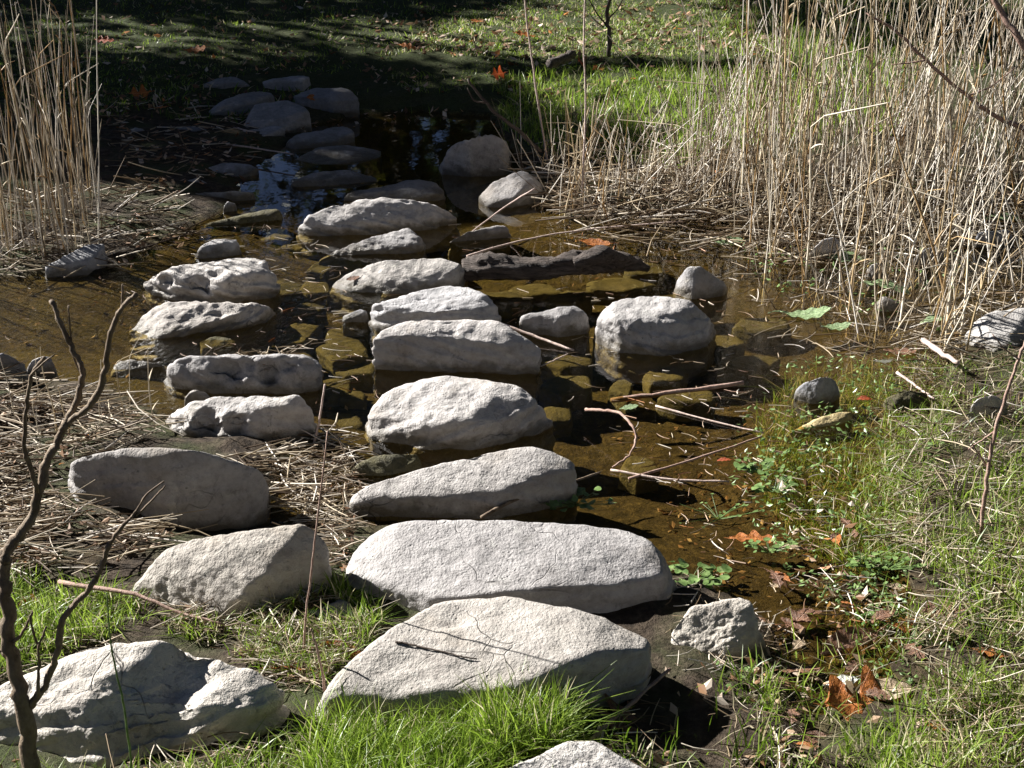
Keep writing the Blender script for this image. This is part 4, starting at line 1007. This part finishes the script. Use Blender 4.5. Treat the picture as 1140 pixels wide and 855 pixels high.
# ------------------------------------------------------------------ fallen leaves
def leaf_mesh(kind, mat, seed):
    rg = np.random.default_rng(seed)
    if kind == 'lobed':                                # oak: side lobes
        n = 44; t = np.linspace(0, 1, n)
        e = .30 * np.sin(np.pi * np.clip(t * 1.02, 0, 1)) ** .8
        w = np.maximum(e * (.68 + .32 * np.cos(t * 2 * np.pi * 3.4 + .5)), .015); w2 = np.maximum(e * (.68 + .32 * np.cos(t * 2 * np.pi * 3.1 + 2.2)), .015)
    elif kind == 'maple':
        n = 44; t = np.linspace(0, 1, n)
        w = .42 * np.sin(np.pi * t) ** .7 * (.55 + .45 * np.cos(t * 2 * np.pi * 2.5 + 2.4)); w = np.maximum(w, .012); w2 = np.maximum(.42 * np.sin(np.pi * t) ** .7 * (.55 + .45 * np.cos(t * 2 * np.pi * 2.5 + 1.5)), .012)
    else:
        n = 30; t = np.linspace(0, 1, n); w = w2 = .22 * np.sin(np.pi * t) ** .8 + .005
    curl, cup, tw = rg.uniform(-.5, .5), rg.uniform(.2, .7), rg.uniform(-.6, .6)
    m = 7; s = np.linspace(-1, 1, m)
    T, S = np.meshgrid(t, s, indexing='ij')
    X = T - .5 + (.10 * np.abs(S) if kind != 'oval' else 0) ; Yv = S * np.where(S > 0, w[:, None], w2[:, None])
    Z = cup * (Yv ** 2) * 1.0 + curl * (X ** 2) + tw * X * Yv + .02 * np.sin(T * 24 + np.abs(S) * 5) * np.abs(S)
    v = np.stack([X, Yv, Z], -1).reshape(-1, 3); v[:, 2] -= v[:, 2].min()
    idx = np.arange(n * m).reshape(n, m)
    q = np.stack([idx[:-1, :-1], idx[:-1, 1:], idx[1:, 1:], idx[1:, :-1]], -1).reshape(-1, 4)
    st, sq = tubes(np.array([[[.5, 0, v[idx[-1, 3], 2]], [.62, .02, v[idx[-1, 3], 2] + .02], [.74, .05, v[idx[-1, 3], 2]]]]), np.array([[.012, .01, .012]]), 4)
    return mesh_np('leaf', np.vstack([v, st]), np.vstack([q, sq + len(v)]), mat)
def leaf(label, px, py, z, size, kind, mat, rot=None, tilt=(0, 0), name='fallen_leaf', cat='leaf'):
    k = abs(hash((px, py))) % 1000 if False else int(px * 7 + py * 13) % 1000
    p = surf(px, py, .035 if py < 130 else (.008 if z is None or z > .02 else .004))
    o = link(name, leaf_mesh(kind, mat, k), label, cat, loc=p)
    rr = random.Random(k)
    o.rotation_euler = (tilt[0] + rr.uniform(-.15, .15), tilt[1] + rr.uniform(-.15, .15), rr.uniform(0, 6.28) if rot is None else rot)
    o.scale = (size,) * 3
    return o
O, RD, BR, TN, WH, GR = M_LEAF_O, M_LEAF_R, M_LEAF_B, M_LEAF_T, M_LEAF_W, M_LEAF_G
for a in [
    ('large red-orange leaf on the far lawn at the upper left, brightest on its strip', 115, 50, .42, .15, 'lobed', RD, 0, (.5, 0)),
    ('red-orange leaf lying right of the brightest one on the far lit strip', 216, 62, .36, .16, 'lobed', O, .1, (.4, .1)),
    ('dull orange leaf in shade beside the tops of the left reeds', 154, 110, .20, .14, 'maple', O, .5, (.9, 0)),
    ('small orange leaf lying in the shade below the dull orange one', 178, 127, .14, .09, 'lobed', O, .2, (.2, .1)),
    ('bright red upright leaf on the sunny lawn near the small sapling', 646, 72, .34, .13, 'maple', RD, 1.2, (1.0, .3)),
    ('red leaf standing in lush grass right of the slanting dark stick', 553, 88, .26, .14, 'maple', RD, .8, (1.0, .2)),
    ('orange leaf lying in the sunny band left of the weathered wood', 582, 44, .42, .18, 'lobed', O, .3, (.3, .2)),
    ('little orange leaf at the left end of the sunny band', 452, 58, .32, .14, 'lobed', O, .1, (.3, .2)),
    ('orange leaf near the top edge behind the sunny band', 530, 29, .50, .15, 'lobed', O, .9, (.3, .2)),
    ('orange scrap of leaf in the sunny grass right of the sapling', 664, 84, .30, .12, 'lobed', O, .9, (.5, .2)),
    ('small yellow-orange leaf on the low rounded far-bank stone', 348, 115, .14, .10, 'oval', O, .9, (.8, .2)),
    ('bright orange leaf afloat on the brown water at right, lying alone', 832, 602, .006, .14, 'lobed', O, .05, (0, 0)),
    ('big rust-orange leaf in the wet hollow at the lower right', 952, 786, .02, .24, 'maple', O, .3, (.25, .1)),
    ('pinkish curled leaf standing on the big rust-orange one', 948, 774, .04, .13, 'oval', TN, .9, (.7, .5)),
    ('tan-orange leaf lying right of the big rust-orange one', 985, 772, .03, .14, 'oval', TN, .2, (.2, .1)),
    ('red-brown shiny leaf at the water edge right of the grey pitted stone', 878, 746, .01, .15, 'oval', BR, 2.9, (.2, 0)),
    ('dark curled leaf on wet mud with one raised edge, lower right', 945, 718, .02, .18, 'oval', BR, .5, (.6, 0)),
    ('dark brown leaf half submerged beside the grey pitted stone', 884, 695, .004, .10, 'maple', BR, .8, (.2, 0)),
    ('yellow and orange curled leaf in the right bank grass', 1066, 706, .09, .15, 'oval', TN, .5, (.3, .4)),
    ('rust leaf lying in grass left of the yellow curled one', 1012, 702, .06, .13, 'lobed', O, .3, (.3, .2)),
    ('broad dull brown leaf flat in the grass at the water edge', 1046, 686, .07, .13, 'maple', BR, .1, (.1, .1)),
    ('small orange leaf caught in the tuft before the largest stone', 599, 782, .16, .05, 'oval', O, .3, (.5, .2)),
    ('orange leaf with a folded edge wedged left of the largest stone', 372, 731, .10, .14, 'oval', O, 3.1, (-.7, 0)),
    ('bright orange leaf between the rugged rock and the largest stone', 330, 754, .07, .12, 'lobed', O, 2.9, (.4, 0)),
    ('orange leaf hanging in grass behind the bare shrub', 31, 675, .12, .06, 'maple', O, .4, (.9, 0)),
    ('large brown leaf in shadow under the front of the largest stone', 688, 806, .07, .15, 'maple', BR, 1.2, (.5, .2)),
    ('white oval leaf standing upright at the bottom right', 992, 838, .07, .085, 'oval', WH, 1.4, (.9, .6)),
    ('white oval leaf lit brightly in the shallows left of the snapped branch', 983, 405, .03, .08, 'oval', WH, 2.4, (.7, .3)),
    ('rust leaf lying on the water below the white oval one', 1004, 393, .01, .14, 'oval', BR, 0, (.1, 0)),
    ('long orange leaf among the floating straw under the short reed stubble', 662, 272, .02, .15, 'oval', O, 0, (.2, 0)),
    ('tiny red leaf on the brown water bed near the cress', 806, 514, .003, .05, 'oval', RD, .3, (0, 0)),
    ('small red leaf at the corner of the sandy-yellow slab', 962, 447, .03, .06, 'oval', RD, .3, (.3, 0)),
    ('pale tan leaf floating beside the alone orange leaf', 880, 614, .006, .08, 'oval', TN, 3.0, (.1, 0)),
    ('yellow leaf scrap on the wet mud above the dull brown leaf', 998, 656, .03, .06, 'oval', TN, .2, (.2, .1)),
    ('brown leaf stuck on the bright wedge-shaped stepping stone', 393, 312, .055, .06, 'oval', BR, .4, (.4, 0)),
    ('small rust leaf lying on the oblong hollowed rock', 293, 408, .12, .05, 'oval', O, .4, (.3, 0)),
    ('orange leaf in the soil right of the rugged rock, under the dry stem', 270, 758, .17, .05, 'oval', O, .2, (.6, 0)) if False else
    ('cream leaf lying on the bank grass at the lower right edge', 1030, 828, .09, .09, 'oval', TN, .2, (.3, .1)),
    ('orange and cream leaf above the cream one at the lower right', 1045, 826, .10, .06, 'lobed', O, .6, (.3, .1)) if False else
    ('small tan leaf on the mud left of the big rust-orange leaf', 935, 762, .015, .09, 'oval', WH, .15, (.15, 0))]:
    leaf(*a)
rl = random.Random(9)
for i in range(26):
    px, py = rl.choice(((rl.uniform(880, 1010), rl.uniform(690, 840)), (rl.uniform(1000, 1130), rl.uniform(640, 850)), (rl.uniform(860, 990), rl.uniform(580, 700))))
    m = rl.choice((BR, BR, O, TN)); nm = {id(BR): 'brown', id(O): 'orange', id(TN): 'tan'}[id(m)]
    leaf('small fallen %s leaf among the wet grass and mud at the lower right' % nm, px, py, None, rl.uniform(.04, .085), rl.choice(('oval', 'lobed')), m, None, (rl.uniform(-.3, .4), 0))['group'] = 'small fallen %s leaves at the lower right' % nm
for a in [
    ('large green leaf floating flat in the shallows with pale light on it', 985, 323, .006, .22, 'oval', GR, 2.8, (0, 0)),
    ('narrow green leaf floating left of the large green one', 897, 352, .006, .2, 'oval', GR, 3.0, (0, 0)),
    ('pale green curled leaf hanging over the water below the reeds', 810, 270, .05, .16, 'oval', GR, .2, (.5, 0)),
    ('green leaf floating in front of the large green one', 930, 366, .006, .13, 'oval', GR, .3, (0, 0)),
    ('green leaf lying on the water under the leaning stalks at right', 1040, 360, .01, .13, 'oval', GR, .2, (.1, 0)),
    ('green floating leaf farthest back under the rightmost reeds', 1118, 246, .01, .22, 'oval', GR, .2, (.1, 0)),
    ('yellow-green floating leaf beside the curved pale root', 700, 455, .004, .07, 'oval', GR, .3, (0, 0)),
    ('green leaf floating behind the crumpled pale stone', 945, 290, .01, .2, 'oval', GR, .1, (.1, 0))]:
    leaf(*a, name='floating_leaf')

# ------------------------------------------------------------------ water plants
def cress(label, px, py, n, spread, s, mat=M_CRESS):
    rg = np.random.default_rng(int(px + py))
    c = at(px, py, .006); parts = []
    off = 0; vs, fs = [], []
    for i in range(n):
        a = rg.uniform(0, 6.28); r = spread * np.sqrt(rg.random()); ss = s * rg.uniform(.6, 1.3)
        th = rg.uniform(0, 6.28); tl = rg.normal(0, .22, 2)
        an = np.linspace(0, 2 * np.pi, 9)[:-1]
        L = np.stack([np.cos(an) * ss, np.sin(an) * ss * .8, .15 * ss * np.cos(2 * an)], 1)
        L[:, 2] += L[:, 0] * tl[0] + L[:, 1] * tl[1]
        Rm = np.array([[np.cos(th), -np.sin(th), 0], [np.sin(th), np.cos(th), 0], [0, 0, 1]])
        L = L @ Rm.T + [r * np.cos(a) * 1.5, r * np.sin(a), rg.uniform(.004, .03)]
        m = L.mean(0); vs.append(np.vstack([L, m - [0, 0, .1 * ss]])); fs.append(np.array([[j, (j + 1) % 8, 8] for j in range(8)]) + off); off += 9
        sv, sq = tubes(np.array([[[0, 0, -.01], m * [.5, .5, .3], m - [0, 0, .1 * ss]]]), np.full((1, 3), .0011), 3)
        vs.append(sv); fs.append(np.vstack([sq[:, :3], sq[:, [0, 2, 3]]]) + off); off += len(sv)
    root = link('water_plant', mesh_np('water_plant', np.vstack(vs), np.vstack(fs), mat), label, 'water plant', loc=c)
    return root
cress('cluster of round green leaves floating at the left edge of the emergent grass', 846, 524, 40, .05, .012)
cress('dark green leafy cluster in the shadow below the low slanted stepping stone', 640, 560, 40, .08, .014)
cress('green cluster at the shaded right end of the long broad rounded stepping stone', 768, 645, 46, .07, .014)
cress('bright leafy cluster on the water beyond the yellow leaf scrap', 985, 632, 46, .07, .010)
cress('pale green rosette cluster floating beside the emergent grass blades', 862, 545, 36, .05, .010)
cress('scattered small leaves floating left of the lone orange leaf', 800, 575, 16, .10, .006)
cress('green leaf cluster trapped against the lone orange leaf', 856, 612, 26, .05, .009)
cress('clover-like cluster at the left end of the long broad rounded stone', 372, 705, 50, .05, .008)
cress('leafy sprig on the bank below the grey pitted stone', 790, 762, 60, .07, .008)

# ------------------------------------------------------------------ trees (stand beyond and left of the picture: they throw the shade and show in the water)
def crown_mesh(clumps, per, s, mat, seed, tl=0, th=1):
    rg = np.random.default_rng(seed); Cs = []
    for (cx, cy, cz, a, b, c) in clumps:
        n = int(per * (a * b + b * c + a * c) / 3)
        d = rg.normal(size=(n, 3)); d /= np.linalg.norm(d, axis=1)[:, None]
        r = rg.random(n)[:, None] ** .45
        p = d * r * [a, b, c] + [cx, cy, cz]
        k = fbm(p * 1.1 + seed, 2) > (-.22 if s > .15 else -.5)
        Cs.append(p[k])
    C = np.vstack(Cs); n = len(C)
    A = rg.normal(size=(n, 3)); A /= np.linalg.norm(A, axis=1)[:, None]
    B = np.cross(A, rg.normal(size=(n, 3))); B /= np.linalg.norm(B, axis=1)[:, None]
    ss = s * rg.uniform(.6, 1.3, n)[:, None]
    V = np.stack([C - A * ss, C + B * ss * .5, C + A * ss, C - B * ss * .5], 1).reshape(-1, 3)
    return mesh_np('crown', V, np.arange(n * 4).reshape(n, 4), mat, False, np.repeat(np.clip(rg.normal((tl + th) / 2, .25, n), 0, 1), 4))
def tree(label, base, clumps, r, per, s, mat, seed, name='tree', tl=0, th=1):
    bz = float(gh(np.array([base[0]]), np.array([base[1]]))[0]); bz = min(bz, 12)
    root = link(name, None, label, 'tree', loc=(base[0], base[1], bz))
    top = max(c[2] for c in clumps)
    B = np.array([base[0], base[1], bz - .1])
    cm = np.mean([c[:3] for c in clumps], 0)
    lead = [B * 0, np.array([.1, .05, top * .35]), np.array([(cm[0] - B[0]) * .35, (cm[1] - B[1]) * .35, top * .7]), np.array([(cm[0] - B[0]) * .7, (cm[1] - B[1]) * .7, top])]
    paths = [(lead, r, r * .25)]
    for c in clumps:
        e = np.array(c[:3]) - B; s0 = np.array([.08, .05, min(e[2] * .45, top * .5)])
        paths.append(([s0, (s0 + e) / 2 + [0, 0, .2], e], r * .4, r * .1))
        for j in range(3):
            rg = np.random.default_rng(seed * 10 + j); q = e + rg.normal(size=3) * np.array(c[3:]) * .5
            paths.append(([(s0 + e) / 2 + [0, 0, .2], (e + q) / 2, q], r * .18, r * .05))
    link('trunk', branch_mesh('trunk', paths, M_BARK_D, 8, seed, .06), parent=root)
    cl = [(c[0] - root.location.x, c[1] - root.location.y, c[2] - root.location.z, *c[3:]) for c in clumps]
    link('crown', crown_mesh(cl, per, s, mat, seed, tl, th), parent=root)
    return root
SAZ = np.array([-.90, .436]); SEL = R(32)
def over(x, y, h, z=0.0):
    """point of a crown at height h that shades ground point (x, y)"""
    k = (h - z) / math.tan(SEL); return (x + SAZ[0] * k, y + SAZ[1] * k, h)
c1 = [(*over(-1.5, 8.3, 4.6, .1), 1.3, 1.1, .9), (*over(-3.6, 8.6, 4.8, .1), 1.2, 1.2, .9), (*over(-.2, 8.35, 5.0, .1), .8, .8, .6), (*over(-.6, 7.35, 5.2, .05), .8, .34, .4), (*over(-1.7, 7.4, 5.3, .05), .7, .4, .45), (*over(-.1, 8.1, 4.4, .1), .6, .6, .5),
      (*over(-3.1, 7.6, 5.2, .1), 1.0, .5, .6), (*over(-2.0, 9.65, 5.4, .1), 1.4, .5, .5), (*over(-.5, 9.3, 5.2, .1), .6, .4, .4)]
tree('broad evergreen tree shading the far stones', (-10.5, 13.4), c1, .22, 1700, .10, M_CROWN_D, 21)
c2 = [(*over(-3.6, 12.3, 5.5, .3), 1.3, 1.25, 1.0), (*over(-1.9, 12.4, 5.8, .3), 1.2, 1.25, 1.0), (*over(-.9, 12.9, 6, .3), 1.1, 1.25, .9), (*over(-5.6, 12.6, 5.2, .3), 1.6, 1.5, 1.2), (*over(-1.5, 15, 6, .4), 1.8, 1.5, 1.2), (*over(-4.5, 15.2, 5.6, .5), 2, 1.6, 1.3)]
tree('tall evergreen tree shading the back of the far lawn', (-12.5, 19.0), c2, .26, 800, .12, M_CROWN_D, 22)
c3 = [(*over(.2, 9.9, 5.0, .15), .8, .22, .26), (*over(1.3, 9.85, 5.1, .15), .7, .2, .26), (*over(-1.0, 10.0, 5.2, .15), .6, .15, .3)]
tree('slender tree throwing the thin shade band over the far lawn', (-8.4, 14.6), c3, .12, 1700, .08, M_CROWN_D, 23)
c5 = [(*over(-3.4, 10.5, 5.3, .2), 1.0, .5, .5), (*over(-1.6, 10.5, 5.5, .2), .9, .45, .5)]
tree('thin-leaved tree dappling the left of the far lawn', (-9.6, 15.8), c5, .12, 900, .08, M_CROWN_D, 25)
c4 = [(*over(3.2, 11.2, 6.5, .3), 1.2, 1.3, .9), (*over(4.6, 10.4, 6.8, .3), 1.2, 1.3, .9)]
tree('tall tree shading the ground behind the dense reeds', (-7.5, 17.5), c4, .18, 800, .12, M_CROWN_D, 24)
k = 0
for (x, y, h, r, mt) in ((-6.5, 25, 14, 3.8, M_CROWN_D), (-2.2, 27, 17, 4.2, M_CROWN_D), (2.6, 27, 18, 4.0, M_CROWN_D), (6.8, 26, 17, 4.2, M_CROWN_D), (10.5, 23, 16, 4, M_CROWN_D), (13, 20, 8, 3, M_CROWN), (-1.9, 20.5, 3.6, .8, M_CROWN), (.6, 22, 6, 2.2, M_CROWN_D), (-2.6, 23, 7, 2.4, M_CROWN_D), (3.6, 21, 5.5, 2.2, M_CROWN_D), (8.4, 17, 4.5, 2.2, M_CROWN_D), (-5.4, 21.5, 6, 2.2, M_CROWN_D)):
    k += 1; rg = random.Random(k)
    cl = [(x + rg.uniform(-.5, .5) * r, y + rg.uniform(-.4, .4) * r, h * q, r * rg.uniform(.7, 1), r * .8, h * .24) for q in (.38, .62, .85)]
    kind = 'golden autumn tree' if mt is M_CROWN else 'dark evergreen tree'
    tree('%s beyond the lawn, mirrored in the pool' % kind, (x, y), cl, .2, 190, .2, mt, 40 + k, 'background_tree')['group'] = '%ss beyond the far lawn' % kind

for (x, y, h, r) in ((9.5, 7, 9, 3.2), (9, -1, 9, 3.4), (4.5, -7, 10, 3.6), (-2, -8.5, 10, 3.8), (-8, -5, 9, 3.4)):  # unseen trees added behind and beside the camera to block sky fill
    k += 1; rg = random.Random(k)
    cl = [(x + rg.uniform(-.3, .3) * r, y + rg.uniform(-.3, .3) * r, h * q, r * rg.uniform(.8, 1), r * .9, h * .25) for q in (.36, .62, .88)]
    tree('unseen dark evergreen tree added around the viewer to cut sky light', (x, y), cl, .22, 170, .22, M_CROWN_D, 60 + k, 'background_tree')['group'] = 'unseen trees added around the viewer to cut sky light'

# ------------------------------------------------------------------ light
w = bpy.data.worlds.new('World'); scene.world = w; w.use_nodes = True
nt = w.node_tree; nt.nodes.clear()
sky = nt.nodes.new('ShaderNodeTexSky'); sky.sky_type = 'NISHITA'; sky.sun_disc = False
sky.sun_elevation = SEL; sky.sun_rotation = math.atan2(SAZ[0], SAZ[1])
bg = nt.nodes.new('ShaderNodeBackground'); bg.inputs[1].default_value = .05
sky.air_density = .18; sky.dust_density = .2; sky.ozone_density = .6; sky.altitude = 600
wo = nt.nodes.new('ShaderNodeOutputWorld')
nt.links.new(sky.outputs[0], bg.inputs[0]); nt.links.new(bg.outputs[0], wo.inputs[0])
sd = bpy.data.lights.new('sun', 'SUN'); sd.energy = 5.0; sd.angle = R(.5); sd.color = (1, .98, .945)
so = bpy.data.objects.new('sun', sd); COL.objects.link(so); so.location = (-9, 5, 12)
tosun = Vector((SAZ[0] * math.cos(SEL), SAZ[1] * math.cos(SEL), math.sin(SEL)))
so.rotation_euler = tosun.to_track_quat('Z', 'Y').to_euler()

scene.view_settings.view_transform = 'Standard'
scene.view_settings.look = 'None'
scene.view_settings.exposure = 1.6
scene.view_settings.gamma = 1
scene.cycles.max_bounces = 8
scene.cycles.diffuse_bounces = 1
scene.cycles.transparent_max_bounces = 16
